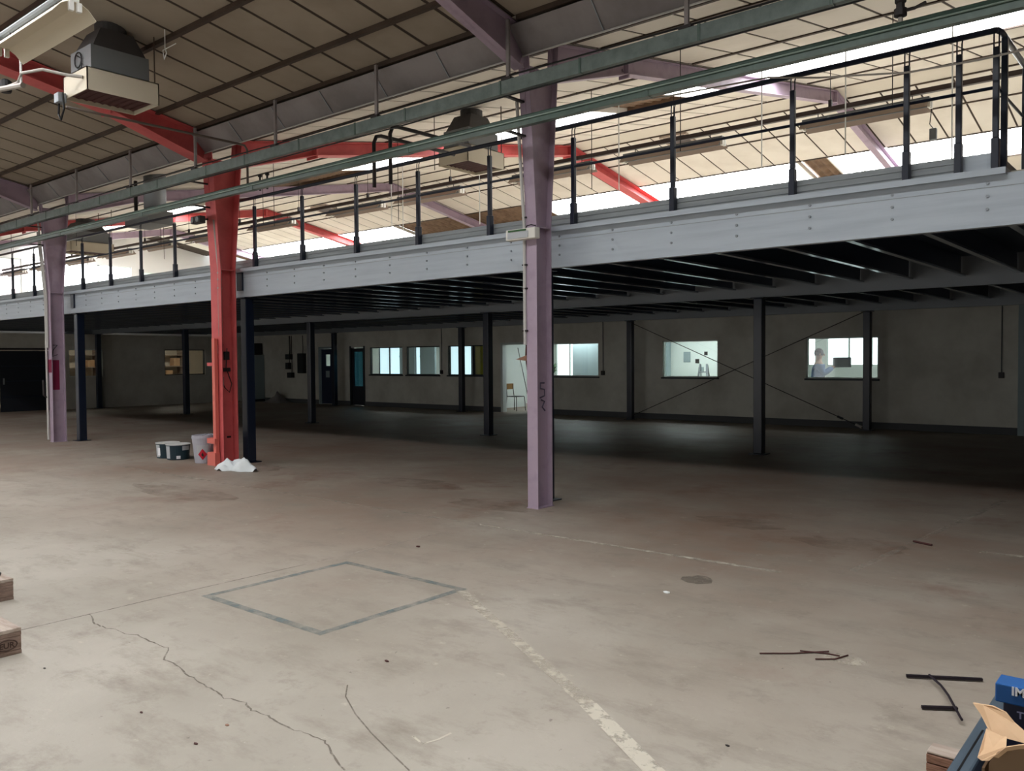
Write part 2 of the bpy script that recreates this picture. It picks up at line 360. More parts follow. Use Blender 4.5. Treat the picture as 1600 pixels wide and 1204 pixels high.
# ---- ceilings: slopes given by (valley Y, direction, list of purlin distances)
PITCH = .617; XJ0 = -6.11
def slope_pt(x, d, yv, sgn, off=0): return Vector((x, yv+sgn*d, rt_top(d)+.02+off))
def ceiling(name, label, yv, sgn, rows, plain, purl, strips, xr=(-32.6, -.6), pm='panel'):
    bk = MB()
    for a, b in rows: bk.prism([slope_pt(XG, a, yv, sgn, .007), slope_pt(XG, b, yv, sgn, .007), slope_pt(XG, b, yv, sgn, .05), slope_pt(XG, a, yv, sgn, .05)], (XR-XG, 0, 0))
    c = obj(name, bk, 'joint'); tag(c, label, 'ceiling', kind='structure')
    pl = MB()
    for a, b in plain: pl.prism([slope_pt(XG, a, yv, sgn), slope_pt(XG, b, yv, sgn), slope_pt(XG, b, yv, sgn, .05), slope_pt(XG, a, yv, sgn, .05)], (XR-XG, 0, 0))
    if plain: obj('roof_sheet', pl, 'panel_plain', c)
    jg = .024 if pm == 'panel_shaded' else .018
    k0 = math.ceil((xr[0]-XJ0)/PITCH); k1 = math.floor((xr[1]-XJ0)/PITCH)
    ex = MB()
    for a, b in rows:
        ln = (b-a)/math.cos(ANG)-.03
        me = bpy.data.meshes.new('ceiling_panel'); q = MB().box(-PITCH/2+jg, -ln/2, 0, PITCH/2-jg, ln/2, .006); me.from_pydata([tuple(v) for v in q.v], [], q.f); me.materials.append(MATS[pm])
        dm = (a+b)/2; p0 = slope_pt(0, dm, yv, sgn)
        for k in range(k0, k1): inst(me, 'ceiling_panel', c, (XJ0+(k+.5)*PITCH, p0.y, p0.z), (sgn*ANG, 0, 0))
        xa = XJ0+k1*PITCH
        ex.prism([slope_pt(xa, a+.015, yv, sgn), slope_pt(xa, b-.015, yv, sgn), slope_pt(xa, b-.015, yv, sgn, .018), slope_pt(xa, a+.015, yv, sgn, .018)], (XR-xa, 0, 0))
    if rows: obj('roof_sheet', ex, 'panel_plain', c)
    xs = [XG]+FRAMES+[XR]
    for d in purl:
        for x0, x1 in zip(xs[:-1], xs[1:]):
            p = slope_pt(x0+.12, d, yv, sgn, -.022); q = slope_pt(x1-.12, d, yv, sgn, -.022); obj('purlin', MB().bar(p, q, .055, .05) if pm == 'panel_shaded' else MB().bar(p+Vector((0, 0, .012)), q+Vector((0, 0, .012)), .04, .022), 'purlin', c)
    for (x0, x1, d0, d1, mt, nm) in strips:
        mb = MB(); wl_ = .177; n = max(8, int((x1-x0)/wl_*6)); rowsd = [d0-.12, d1+.12]
        for i in range(n+1):
            x = x0+(x1-x0)*i/n; w = .028*math.cos(2*math.pi*x/wl_)
            for d in rowsd: mb.v.append(slope_pt(x, d, yv, sgn, .12+w))
        for i in range(n): mb.f.append((2*i, 2*i+1, 2*i+3, 2*i+2))
        obj(nm, mb, mt, c, smooth=True)
        cb = MB()
        for x in ((x0, x1) if mt == 'skylight' else ()): cb.prism([slope_pt(x-.02, d0, yv, sgn, .0), slope_pt(x-.02, d1, yv, sgn, .0), slope_pt(x-.02, d1, yv, sgn, .1), slope_pt(x-.02, d0, yv, sgn, .1)], (.04, 0, 0))
        for d in (d0, d1): cb.prism([slope_pt(x0, d-.015, yv, sgn, .0), slope_pt(x0, d+.015, yv, sgn, .0), slope_pt(x0, d+.015, yv, sgn, .12), slope_pt(x0, d-.015, yv, sgn, .12)], (x1-x0, 0, 0))
        obj('curb', cb, 'corr_brown' if mt != 'skylight' else 'white_paint', c)
    return c
SK, BR = 'skylight', 'corr_brown'
st = lambda a, b, mt: (a, b, 5.0, 6.3, mt, 'translucent_sheet' if mt == SK else 'corrugated_sheet')
PUR = [.47, 1.06, 2.1, 3.25, 5.0, 6.3, 7.4, 8.7]
sa = lambda a, b, mt: (a, b, 4.0, 5.3, mt, 'translucent_sheet' if mt == SK else 'corrugated_sheet')
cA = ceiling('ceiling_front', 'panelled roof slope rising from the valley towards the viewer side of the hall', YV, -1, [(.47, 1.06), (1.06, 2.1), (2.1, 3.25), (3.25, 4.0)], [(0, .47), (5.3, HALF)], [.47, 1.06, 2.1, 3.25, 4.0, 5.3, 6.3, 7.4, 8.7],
             [sa(-32.5, -22, SK), sa(-22, -19, BR), sa(-19, -8.4, SK), sa(-8.4, -7, BR), sa(-7, 2.0, SK), sa(2.0, 12.8, BR)], pm='panel_shaded')
cB = ceiling('ceiling_middle', 'panelled roof slope rising from the valley above the mezzanine', YV, 1, [(.47, 1.06), (1.06, 2.1), (2.1, 3.25), (3.25, 5.0), (6.3, 7.4), (7.4, 8.7)], [(0, .47), (8.7, HALF)], PUR,
             [st(-32.8, -22, SK), st(-22, -15.3, BR), st(-15.3, -8.4, SK), st(-8.4, -7.0, BR), st(-7.0, -.8, SK), st(-.8, 12.8, BR)])
EP = [.4, 1.5, 2.95, 4.35, 5.6, 6.9, 8.1]           # far slope, measured from the ridge
YR = YV+HALF; YV2 = YR+HALF
fr = lambda e: HALF-e
st2 = lambda a, b, mt: (a, b, fr(4.35), fr(2.95), mt, 'translucent_sheet' if mt == SK else 'corrugated_sheet')
cC = ceiling('ceiling_rear', 'panelled roof slope beyond the ridge with bright skylight strips', YV2, -1, [(fr(1.5), fr(.4)), (fr(2.95), fr(1.5))], [(fr(.4), HALF), (0, fr(4.35))], [fr(e) for e in EP],
             [st2(-32, -30.2, BR), st2(-30.2, -21.2, SK), st2(-21.2, -15.1, BR), st2(-15.1, -7.45, SK), st2(-7.45, -6.75, BR), st2(-6.75, -.8, SK), st2(-.8, 12.8, BR)])
cD = ceiling('ceiling_near', 'plain roof slope behind the viewer', YV-2*HALF, 1, [], [(0, 5.0), (6.3, HALF)], [.47, 2.1, 3.25, 4.6, 6.1, 7.4], [st(-32.5, -20, BR), st(-20, -7, BR), st(-7, 12.8, BR)])
# valley gutter: one folded section in each bay, plus vertical end laps
xs = [XG]+FRAMES+[XR]
for x0, x1 in zip(xs[:-1], xs[1:]):
    mb = MB(); ln = [(6.63, 4.985), (6.86, 4.74), (6.9, 4.745), (7.44, 5.0)]
    mb.strip(ln, .012, x0+.02, x1-.02); g = obj('gutter_section', mb, 'gutter', cA)
    lip = MB().bar((x0+.02, 6.85, 4.735), (x1-.02, 6.85, 4.735), .015, .012); obj('drip_edge', lip, 'conduit', g)
    n = 6
    for k in range(1, n):
        x = x0+(x1-x0)*k/n; obj('lap_seam', MB().prism([(x-.006, 6.628, 4.978), (x-.006, 6.856, 4.733), (x-.006, 6.852, 4.729), (x-.006, 6.624, 4.974)], (.012, 0, 0)), 'galv_dark', g)
# roof hatches on the rear slope (brown timber squares)
for (x0, x1, e0, e1) in ((-9.55, -8.95, .45, 1.05), (-22.3, -21.6, .5, 1.1)):
    h = thing('roof_hatch', 'brown timber roof hatch above the fluorescent fixture beside the lavender ridge' if x0 > -15 else 'brown timber roof hatch beside the red ridge frame towards the gable', 'hatch', ((x0+x1)/2, YR+(e0+e1)/2, 6.4), 'timber roof hatches')
    a = [slope_pt(x0, fr(e0), YV2, -1, -.03), slope_pt(x0, fr(e1), YV2, -1, -.03)]
    obj('board', MB().prism([a[0], a[1], a[1]+Vector((0, 0, .028)), a[0]+Vector((0, 0, .028))], (x1-x0, 0, 0)), 'bar_brown', h)
    f = MB()
    for p, q in (((x0, e0), (x1, e0)), ((x1, e0), (x1, e1)), ((x1, e1), (x0, e1)), ((x0, e1), (x0, e0))): f.bar(slope_pt(p[0], fr(p[1]), YV2, -1, -.025), slope_pt(q[0], fr(q[1]), YV2, -1, -.025), .06, .05)
    obj('frame', f, 'wood', h)
# ------------------------------------------------------------------ portal frames
FL = [('lavender steel portal frame nearest the white gable wall', 'purple', .07), ('red steel portal frame beyond the lavender column with the dark red patch', 'red', .1), ('lavender steel portal frame with a dark red painted patch on its column', 'purple', .075),
      ('red steel portal frame with buckets and white cloth at its foot', 'red', .14), ('lavender steel portal frame with emergency light box on its column', 'purple', .07), ('lavender steel portal frame to the side of the mezzanine corner', 'purple', .07), ('red steel portal frame at the closed end of the hall', 'red', .1)]
def frame(xc, label, mat, hw, n):
    t = thing('portal_frame', label, 'steel frame', (xc, YV, 0))
    x0, x1 = xc-hw, xc+hw; T = .014
    yf0, yb0, yf1, yb1, zt = 7.0, 7.26, 6.87, 7.42, 4.68
    c = MB()
    c.prism([(xc-.006, yf0+.01, 0), (xc-.006, yb0-.01, 0), (xc-.006, yb0-.01, 3.0), (xc-.006, yb1-.01, zt), (xc-.006, yf1+.01, zt), (xc-.006, yf0+.01, 3.0)], (.012, 0, 0))
    c.strip([(yf0+T, 0), (yf0+T, 3.0), (yf1+T, zt+.3)], T, x0, x1)
    c.strip([(yb0, 0), (yb0, 3.0), (yb1, zt+.3)], T, x0, x1)
    col = obj('column', c, mat, t)
    obj('stiffener', MB().box(xc+.006, yf0+T, 2.99, x1-.006, yb0-T, 3.005), mat, col)
    obj('stiffener', MB().box(xc+.006, yf1+T, zt-.05, x1-.006, yb1-T, zt-.035), mat, col)
    obj('base_plate', MB().box(x0-.008, 6.99, 0, x1+.008, 7.27, .01), mat, col)
    def raft(sgn, yv, hb, far=False):
        Y = lambda d: yv+sgn*d
        top = [(.22, 5.0), (HALF, rt_top(HALF))]; mb = MB()
        bot = [(.30, 4.60), (1.72, rt_top(1.72)-.225), (HALF, rt_top(HALF)-.225)]
        if far: bot = [(.30, 4.60), (1.72, rt_top(1.72)-.225), (HALF, rt_top(HALF)-.225)]
        web = [(xc-.005, Y(d), z) for d, z in bot] + [(xc-.005, Y(d), z) for d, z in reversed(top)]
        mb.prism(web, (.01, 0, 0))
        tl = [(Y(d), z) for d, z in top]; bl = [(Y(d), z) for d, z in bot]
        mb.strip(tl, -.012*sgn, x0, x1); mb.strip(bl, .012*sgn, x0, x1)
        r = obj('rafter', mb, mat, t)
        d = 1.72; obj('splice_plate', MB().prism([(x0, Y(d)-.012, rt_top(d)-.27), (x1, Y(d)-.012, rt_top(d)-.27), (x1, Y(d)-.012, rt_top(d)-.012), (x0, Y(d)-.012, rt_top(d)-.012)], (0, .024, 0)), mat, r)
        if xc > -20:
            bo = MB()
            for s_ in (-.05, .05):
                for k in range(2): bo.box(xc+.005, Y(d)+s_-.012, rt_top(d)-.09-.1*k, xc+.02, Y(d)+s_+.012, rt_top(d)-.066-.1*k)
            obj('bolts', bo, mat, r, kind='stuff')
        d = HALF-.02; obj('ridge_plate', MB().box(x0, Y(d)-.012, rt_top(HALF)-.27, x1, Y(d)+.012, rt_top(HALF)-.015), mat, r)
        return r
    raft(-1, YV, 0); raft(1, YV, 0); raft(-1, YV2, 0, True)
    c2 = MB(); c2.box(x0, YV2-.15, 0, x1, YV2-.02, 4.7); obj('rear_column', c2, mat, t)
    return t, col
FR = [frame(x, *FL[i], i) for i, x in enumerate(FRAMES)]
t_pl, col_pl = FR[2]; t_r, col_r = FR[3]; t_p, col_p = FR[4]
# painted dark red patch and hook on the left lavender column
xc = FRAMES[2]
obj('painted_patch', MB().prism([(xc+.0065, 7.02, 1.05), (xc+.0065, 7.17, 1.05), (xc+.0065, 7.17, 1.65), (xc+.0065, 7.02, 1.65)], (.002, 0, 0)), 'dark_red_paint', col_pl)
obj('painted_patch', MB().box(xc-.075, 6.996, 1.4, xc+.075, 6.9995, 1.66), 'dark_red_paint', col_pl)
obj('conduit', MB().tube([(xc-.09, 6.97, .05), (xc-.09, 6.97, 2.9), (xc-.09, 6.86, 4.2)], .022), 'conduit', col_pl)
obj('conduit', MB().tube([(xc-.03, 6.975, 1.9), (xc-.03, 6.975, 2.95), (xc-.03, 6.84, 4.5)], .02), 'conduit', col_pl)
obj('hook', MB().tube([(xc+.02, 7.05, 1.95), (xc+.06, 7.12, 1.95), (xc+.06, 7.04, 1.85), (xc+.06, 7.02, 1.72), (xc+.06, 7.12, 1.76)], .008, 6), 'black', col_pl)
obj('tap', MB().tube([(xc-.09, 6.96, .9), (xc-.09, 6.9, .95), (xc-.1, 6.9, 1.25)], .018, 6), 'dark_metal', col_pl)
# red column: guard frame, pipe, switch gear
xc = FRAMES[3]
gd = MB().box(xc-.03, 6.93, .05, xc+.045, 6.985, 1.95); obj('guard_post', gd, 'orange_red', col_r)
g2 = MB().box(xc-.16, 6.9, .34, xc+.06, 6.94, .42).box(xc-.16, 6.94, .34, xc-.11, 7.0, .42)
obj('guard_shoe', MB().box(xc-.16, 6.90, 0, xc+.06, 6.985, .2), 'orange_red', col_r); obj('guard_frame', g2, 'orange_red', col_r)
obj('guard_bracket', MB().box(xc-.17, 6.93, 1.53, xc-.02, 6.99, 1.58), 'red', col_r)
obj('painted_patch', MB().box(xc-.139, 6.9965, .42, xc-.035, 6.9995, 1.75), 'dark_red_paint', col_r) if False else None
pp = obj('pipe', MB().tube([(xc+.06, 7.03, 1.98), (xc+.06, 7.03, 3.0), (xc+.06, 6.97, 3.75)], .032, 10), 'pipe_grey', col_r, smooth=True)
for z in (2.72, 2.85, 2.95): obj('collar', MB().tube([(xc+.06, 7.03, z-.012), (xc+.06, 7.03, z+.012)], .037, 10), 'pipe_grey', pp)
obj('clip', MB().box(xc-.0, 6.985, 1.72, xc+.03, 6.999, 1.85), 'conduit', col_r)
obj('cable_bundle', MB().tube([(xc+.06, 7.03, 1.98), (xc+.07, 7.06, 1.85), (xc+.05, 7.02, 1.7), (xc+.06, 7.05, 1.5), (xc+.05, 7.04, 1.35), (xc+.06, 7.08, 1.2), (xc+.07, 7.16, 1.12), (xc+.07, 7.2, 1.25), (xc+.05, 7.12, 1.5), (xc+.05, 7.14, 1.8)], .008, 6), 'black', col_r)
obj('switch', MB().box(xc+.01, 7.1, 1.62, xc+.06, 7.18, 1.75), 'dark_metal', col_r, bevel=.005); obj('socket', MB().box(xc+.01, 7.05, 1.44, xc+.05, 7.2, 1.5), 'dark_metal', col_r, bevel=.005)
obj('connector', MB().tube([(xc+.05, 7.06, 1.22), (xc+.05, 7.06, 1.36)], .02), 'chrome', col_r)
obj('slot', MB().box(xc+.006, 7.14, .41, xc+.009, 7.21, .44), 'black', col_r)
sp = thing('twin_spot_lamp', 'small dark twin-lens lamp unit on an arm beside the red column', 'lamp', (xc-.05, 6.8, 3.7))
obj('arm', MB().tube([(xc-.1, 6.99, 3.78), (xc-.1, 6.8, 3.75)], .012), 'dark_metal', sp)
obj('housing', MB().box(xc-.2, 6.72, 3.68, xc+.06, 6.82, 3.79), 'dark_metal', sp, bevel=.01)
for dx in (-.14, 0): obj('lens', MB().tube([(xc+dx, 6.705, 3.735), (xc+dx, 6.72, 3.735)], .04, 12), 'heater_grey', sp)
# near lavender column: conduit, clips, graffiti
xc = FRAMES[4]
obj('conduit', MB().tube([(xc-.085, 6.99, 1.75), (xc-.085, 6.99, 3.0), (xc-.085, 6.88, 4.3)], .018), 'conduit', col_p)
for z in (1.9, 2.35, 2.6, 3.1): obj('clip', MB().box(xc-.11, 6.975, z-.008, xc-.05, 6.998, z+.008), 'dark_metal', col_p)
obj('scribble', MB().tube([(xc+.007, 7.20, 1.34), (xc+.007, 7.13, 1.34), (xc+.007, 7.13, 1.28), (xc+.007, 7.2, 1.27), (xc+.007, 7.2, 1.2), (xc+.007, 7.12, 1.18)], .009, 4), 'graffiti', col_p)
obj('scribble', MB().tube([(xc+.007, 7.14, 1.16), (xc+.007, 7.2, 1.14), (xc+.007, 7.16, 1.08), (xc+.007, 7.21, 1.04)], .011, 4), 'graffiti', col_p)
el = thing('emergency_light', 'white emergency light box with green strip on the lavender column', 'light', (xc, 6.94, 2.85))
obj('housing', MB().box(-5.84, 6.9, 2.86, -5.44, 6.985, 2.975), 'white_paint', el, bevel=.008)
obj('diffuser', MB().box(-5.81, 6.892, 2.875, -5.53, 6.9, 2.945), 'bucket_label', el, bevel=.003)
obj('green_strip', MB().box(-5.80, 6.890, 2.948, -5.56, 6.9, 2.965), 'leaf', el)
obj('cable', MB().tube([(-5.60, 6.94, 2.975), (-5.58, 6.94, 3.0), (-5.53, 6.95, 3.01), (-5.5, 6.99, 3.0)], .006, 5), 'black', el)
bk = thing('steel_bracket', 'small brown pointed steel bracket on the side of the lavender column', 'bracket', (xc-.15, 7.0, 1.6))
obj('plate', MB().prism([(xc-.23, 7.0, 1.595), (xc-.075, 7.0, 1.58), (xc-.075, 7.0, 1.64)], (0, .05, 0)), 'wood_edge', bk)
obj('stay', MB().tube([(xc-.09, 7.02, 1.78), (xc-.1, 7.02, 1.62), (xc-.075, 7.02, 1.48)], .01, 6), 'rust_dark', bk)

# ------------------------------------------------------------------ mezzanine
XM0, XM1 = -32.9, 7.0
mz = thing('mezzanine', 'steel mezzanine platform with pale front beam and navy posts', 'mezzanine', (-11.8, 13, 0))
fbm = MB(); fbm.box(XM0, 7.42, 2.60, XM1, 7.428, 3.0).box(XM0, 7.428, 2.60, XM1, 7.50, 2.608).box(XM0, 7.428, 2.99, XM1, 7.50, 3.0)
beam = obj('front_beam', fbm, 'galv', mz)
obj('groove', MB().box(XM0, 7.418, 2.90, XM1, 7.42, 2.906), 'toe', beam)
bl = MB(); JX = [-2.07-.688*k for k in range(45)]+[-1.37]
for x in JX:
    for z in (2.735, 2.835, 2.935): bl.lathe([(.011, 0), (.008, .006)], (0, 0, 0), 6); 
bl = MB()
for x in JX:
    for z in (2.735, 2.835, 2.935): bl.tube([(x, 7.42, z), (x, 7.408, z)], .012, 6)
obj('bolts', bl, 'galv_dark', beam, kind='stuff')
lipm = MB(); lipm.box(XM0, 7.35, 3.0, -1.24, 7.56, 3.006).box(XM0, 7.35, 3.006, -1.24, 7.354, 3.035).box(XM0, 7.35, 2.985, -1.24, 7.354, 3.0)
obj('edge_channel', lipm, 'galv', mz)
obj('edge_channel_end', MB().box(-1.24, 7.35, 2.985, -1.236, 7.56, 3.035), 'galv_dark', mz)
for y in (13.24, 18.86):
    b = MB().box(XM0 if y < 15 else -29.9, y-.008, 2.58, XM1, y, 3.0).box(XM0 if y < 15 else -29.9, y-.05, 2.58, XM1, y+.05, 2.59); obj('main_beam', b, 'galv_dark', mz)
jm = {}
for key, (ya, yb) in (('a', (7.5, 13.18)), ('b', (13.30, 18.8))):
    q = MB().box(-.003, ya, 2.72, .003, yb, 3.0)
    me = bpy.data.meshes.new('joist'); me.from_pydata([tuple(v) for v in q.v], [], q.f); me.materials.append(MATS['navy_joist']); jm[key] = me
    q = MB().box(0, ya, 2.714, .065, yb, 2.72).box(.06, ya, 2.72, .065, yb, 2.738); me = bpy.data.meshes.new('flange'); me.from_pydata([tuple(v) for v in q.v], [], q.f); me.materials.append(MATS['galv_shiny']); jm[key+'f'] = me
x = -2.07+.688*12; 
while x > XM0+.2:
    for key in 'ab':
        jo = inst(jm[key], 'joist', mz, (x, 0, 0)); fo = bpy.data.objects.new('flange', jm[key+'f']); COL.objects.link(fo); fo.parent = jo
    x -= .688
for k in range(20):
    xa = XM0+(XM1-XM0)*k/20; xb = XM0+(XM1-XM0)*(k+1)/20
    for ya, yb in ((7.56, 13.24), (13.25, 18.88), (18.89, 25.2)): obj('deck_panel', MB().box(xa+.003, ya, 3.001, xb-.003, yb-.003, 3.024), 'deck', mz); obj('deck_bounce_sheet', MB().box(xa+.003, ya, 3.024, xb-.003, yb-.003, 3.036), 'deck_bounce', mz)  # unseen pale sheets on top, added to bounce skylight onto the slopes
def post(x, y, top, front=False):
    s = .075; q = MB().box(x-s, y-s, .012, x+s, y+s, top); p = obj('post', q, 'navy', mz, bevel=.012)
    obj('base_plate', MB().box(x-.13, y-.13, 0, x+.13, y+.13, .012), 'navy', p)
    obj('cap_plate', MB().box(x-.11, y-.11, top, x+.11, y+.11, top+.015), 'navy', p)
    if front: obj('gusset', MB().box(x-.07, 7.385, 2.70, x+.07, 7.417, 2.98), 'navy', p)
PX = [-5.75, -11.72, -17.78, -23.98, -29.85]
for x in PX: post(x if x != -5.75 else -5.80, 7.52, 2.585, x in (-11.72, -17.78)); post(x, 13.24, 2.565)
for x in PX[:-1]: post(x, 18.86, 2.565)
for x in (.4, 6.5): post(x, 7.52, 2.585); post(x, 13.24, 2.565); post(x, 18.86, 2.565)
for p, q in (((-11.72, 18.78, 2.55), (-5.82, 18.78, .06)), ((-11.72, 18.78, .06), (-5.82, 18.78, 2.55))):
    br = obj('brace_rod', MB().tube([p, q], .009, 6), 'dark_metal', mz)
    p, q = Vector(p), Vector(q); e = q if q.z < 1 else p; o = p if e is q else q; d = (o-e).normalized()
    if e.x > -8: obj('turnbuckle', MB().tube([e+d*.45, e+d*.58], .028, 6), 'chrome', br); obj('fork_end', MB().tube([e+d*.02, e+d*.16], .03, 6), 'conduit', br)

# ------------------------------------------------------------------ guard rail
rl = thing('guard_railing', 'navy steel guard railing along the mezzanine edge with grey toe board', 'railing', (-11.8, 7.5, 3.0))
RP = [-1.33, -1.59, -1.98] + [-2.94-1.2115*k for k in range(24)]
RP = [x for x in RP if x > -32.6]
for i, x in enumerate(RP):
    q = MB().box(x-.028, 7.45, 3.006, x+.028, 7.52, 3.29).box(x-.022, 7.462, 3.29, x+.022, 7.508, 3.99)
    p = obj('post', q, 'navy', rl, bevel=.006)
    n = MB()
    for dx in (-.018, .018): n.tube([(x+dx, 7.485, 3.985), (x+dx, 7.485, 4.07), (x+dx*1.1, 7.5, 4.115)], .006, 6)
    obj('post_neck', n, 'navy', p)
obj('top_rail', MB().tube([(-32.6, 7.5, 4.125), (-1.33, 7.5, 4.125)], .024, 10), 'navy', rl, smooth=True)
obj('mid_rail', MB().tube([(-32.6, 7.5, 3.685), (-1.33, 7.5, 3.685)], .014, 8), 'navy', rl, smooth=True)
tb = MB().box(-32.6, 7.525, 3.04, -1.62, 7.53, 3.19).box(-32.6, 7.515, 3.085, -1.62, 7.525, 3.095).box(-32.6, 7.515, 3.14, -1.62, 7.525, 3.15)
obj('toe_board', tb, 'toe', rl)
obj('toe_board', MB().box(-1.6, 7.525, 3.036, -1.36, 7.53, 3.19), 'galv', rl)
# return at the corner
obj('top_rail', MB().tube([(-1.33, 7.5, 4.125), (-1.31, 7.56, 4.12), (-1.3, 9.4, 4.12)], .024, 10), 'navy', rl, smooth=True)
obj('mid_rail', MB().tube([(-1.33, 7.5, 3.685), (-1.3, 9.4, 3.685)], .012, 8), 'navy', rl)
obj('toe_board', MB().box(-1.33, 7.53, 3.036, -1.325, 9.4, 3.19), 'navy', rl)
for y in (7.66, 8.6, 9.4): obj('post', MB().box(-1.325, y-.025, 3.036, -1.28, y+.025, 4.11), 'navy', rl, bevel=.006)

# ------------------------------------------------------------------ cable tray, trunking, pipes
ty = thing('cable_tray', 'grey-green covered cable tray running along the roof valley', 'cable tray', (-11.8, 6.6, 4.3))
x = 2.2; k = 0; ln = [1.22, .98, 1.4, .86, 1.1]
while x > -32.5:
    l = ln[k % 5]; xa = max(x-l, -32.6); obj('tray_section', MB().box(xa+.006, 6.5, 4.262, x-.006, 6.56, 4.395), 'tray', ty)
    obj('joint_strap', MB().box(xa-.012, 6.494, 4.258, xa+.012, 6.566, 4.40), 'trunk_green', ty); x = xa; k += 1
obj('tray_wire', MB().tube([(-32, 6.53, 4.43), (-17.9, 6.53, 4.42), (-11.8, 6.53, 4.45), (-9, 6.53, 4.425), (-5.4, 6.53, 4.44), (-3, 6.53, 4.42), (2, 6.53, 4.43)], .009, 6), 'black', ty)
obj('tray_wire', MB().tube([(-32, 6.52, 4.235), (-11.8, 6.52, 4.24), (-7, 6.52, 4.225), (-5.4, 6.52, 4.24), (2, 6.52, 4.235)], .008, 6), 'black', ty)
for x in [-1.5-1.99*k for k in range(16)]:
    h = obj('hanger', MB().box(x-.018, 6.52, 4.4, x+.018, 6.55, 5.0), 'gutter', ty); obj('hanger_foot', MB().box(x-.06, 6.49, 4.395, x+.06, 6.58, 4.42), 'dark_metal', h)
tk = thing('lighting_trunking', 'dark green busbar trunking with pipes along the line of columns', 'trunking', (-11.8, 6.6, 3.9))
x = 2.2
while x > -32.5:
    xa = max(x-3.05, -32.7); obj('trunk_section', MB().box(xa+.005, 6.5, 3.903, x-.005, 6.57, 3.965), 'trunk_green', tk); obj('coupling', MB().box(xa-.05, 6.495, 3.899, xa+.05, 6.575, 3.97), 'trunk_green', tk); x = xa
obj('upper_pipe', MB().tube([(-32.6, 6.53, 3.985), (2.2, 6.53, 3.985)], .028, 10), 'trunk_green', tk, smooth=True)
obj('small_pipe', MB().tube([(-32.6, 6.49, 3.962), (2.2, 6.49, 3.962)], .008, 8), 'trunk_light', tk, smooth=True)
for xc in FRAMES[:-1]: obj('bracket', MB().box(xc-.05, 6.575, 3.93, xc-.01, 6.97, 3.95), 'dark_metal', tk); obj('bracket', MB().box(xc-.05, 6.56, 4.28, xc-.01, 6.92, 4.30), 'dark_metal', ty)
for i, x in enumerate((-8.06, -7.76)):
    dz = .06*i
    t = tag(obj('bent_pipe', MB().tube([(x, 7.0, 3.75), (x, 7.0, 4.3+dz), (x+.01, 7.03, 4.38+dz), (x+.02, 7.1, 4.4+dz), (x+.04, 7.9, 4.40+dz), (x+.04, 8.4, 4.40+dz)], .024, 8), 'dark_metal', smooth=True), 'dark bent pipe rising behind the green trunking', 'pipe', 'pair of bent pipes')
v = thing('shutoff_valve', 'dark shut-off valve with lever standing on the trunking pipe', 'valve', (-1.78, 6.55, 4.0))
obj('stem', MB().tube([(-1.78, 6.55, 4.0), (-1.78, 6.55, 4.3)], .018, 8), 'pipe_grey', v)
obj('body', MB().lathe([(.02, 0), (.045, .01), (.045, .06), (.03, .065), (.03, .1), (.04, .11), (.04, .14), (.02, .15)], (-1.78, 6.55, 4.05), 12), 'dark_metal', v)
obj('lever', MB().tube([(-1.78, 6.55, 4.09), (-1.68, 6.53, 4.085), (-1.6, 6.51, 4.10)], .011, 6), 'dark_metal', v)
for x, y, z in ((-10.15, 6.75, 4.0), (-9.98, 6.75, 4.0)):
    v2 = thing('tap_fitting', 'small pipe tap above the trunking beside the red column', 'valve', (x, y, z), 'taps beside the red column')
    obj('stem', MB().tube([(x, y, 3.95), (x, y, 4.16)], .014, 8), 'dark_metal', v2); obj('knob', MB().lathe([(.01, 0), (.03, .01), (.03, .04), (.01, .05)], (x, y, 4.13), 10), 'dark_metal', v2)
tag(obj('drop_pipe', MB().tube([(-10.25, 4.25, 4.56), (-10.25, 6.5, 4.56), (-10.25, 6.58, 4.555), (-10.25, 6.62, 4.5), (-10.25, 6.62, 4.0)], .016, 8), 'pipe_dark', smooth=True), 'thin grey pipe from the unit heater bending down beside the red column', 'pipe')
tag(obj('sagging_cable', MB().tube([(-5.5, 7.0, 4.18), (-4.6, 7.15, 4.13), (-4.0, 7.2, 4.10), (-3.05, 7.2, 4.06), (-2.6, 7.2, 3.96), (-2.34, 7.2, 3.92), (-1.91, 7.2, 3.85), (-1.4, 7.2, 3.83), (-.6, 7.2, 3.85), (.1, 7.1, 3.95), (.55, 6.98, 4.05)], .008, 6), 'pipe_grey'), 'thin grey cable sagging in front of the mezzanine railing', 'cable')

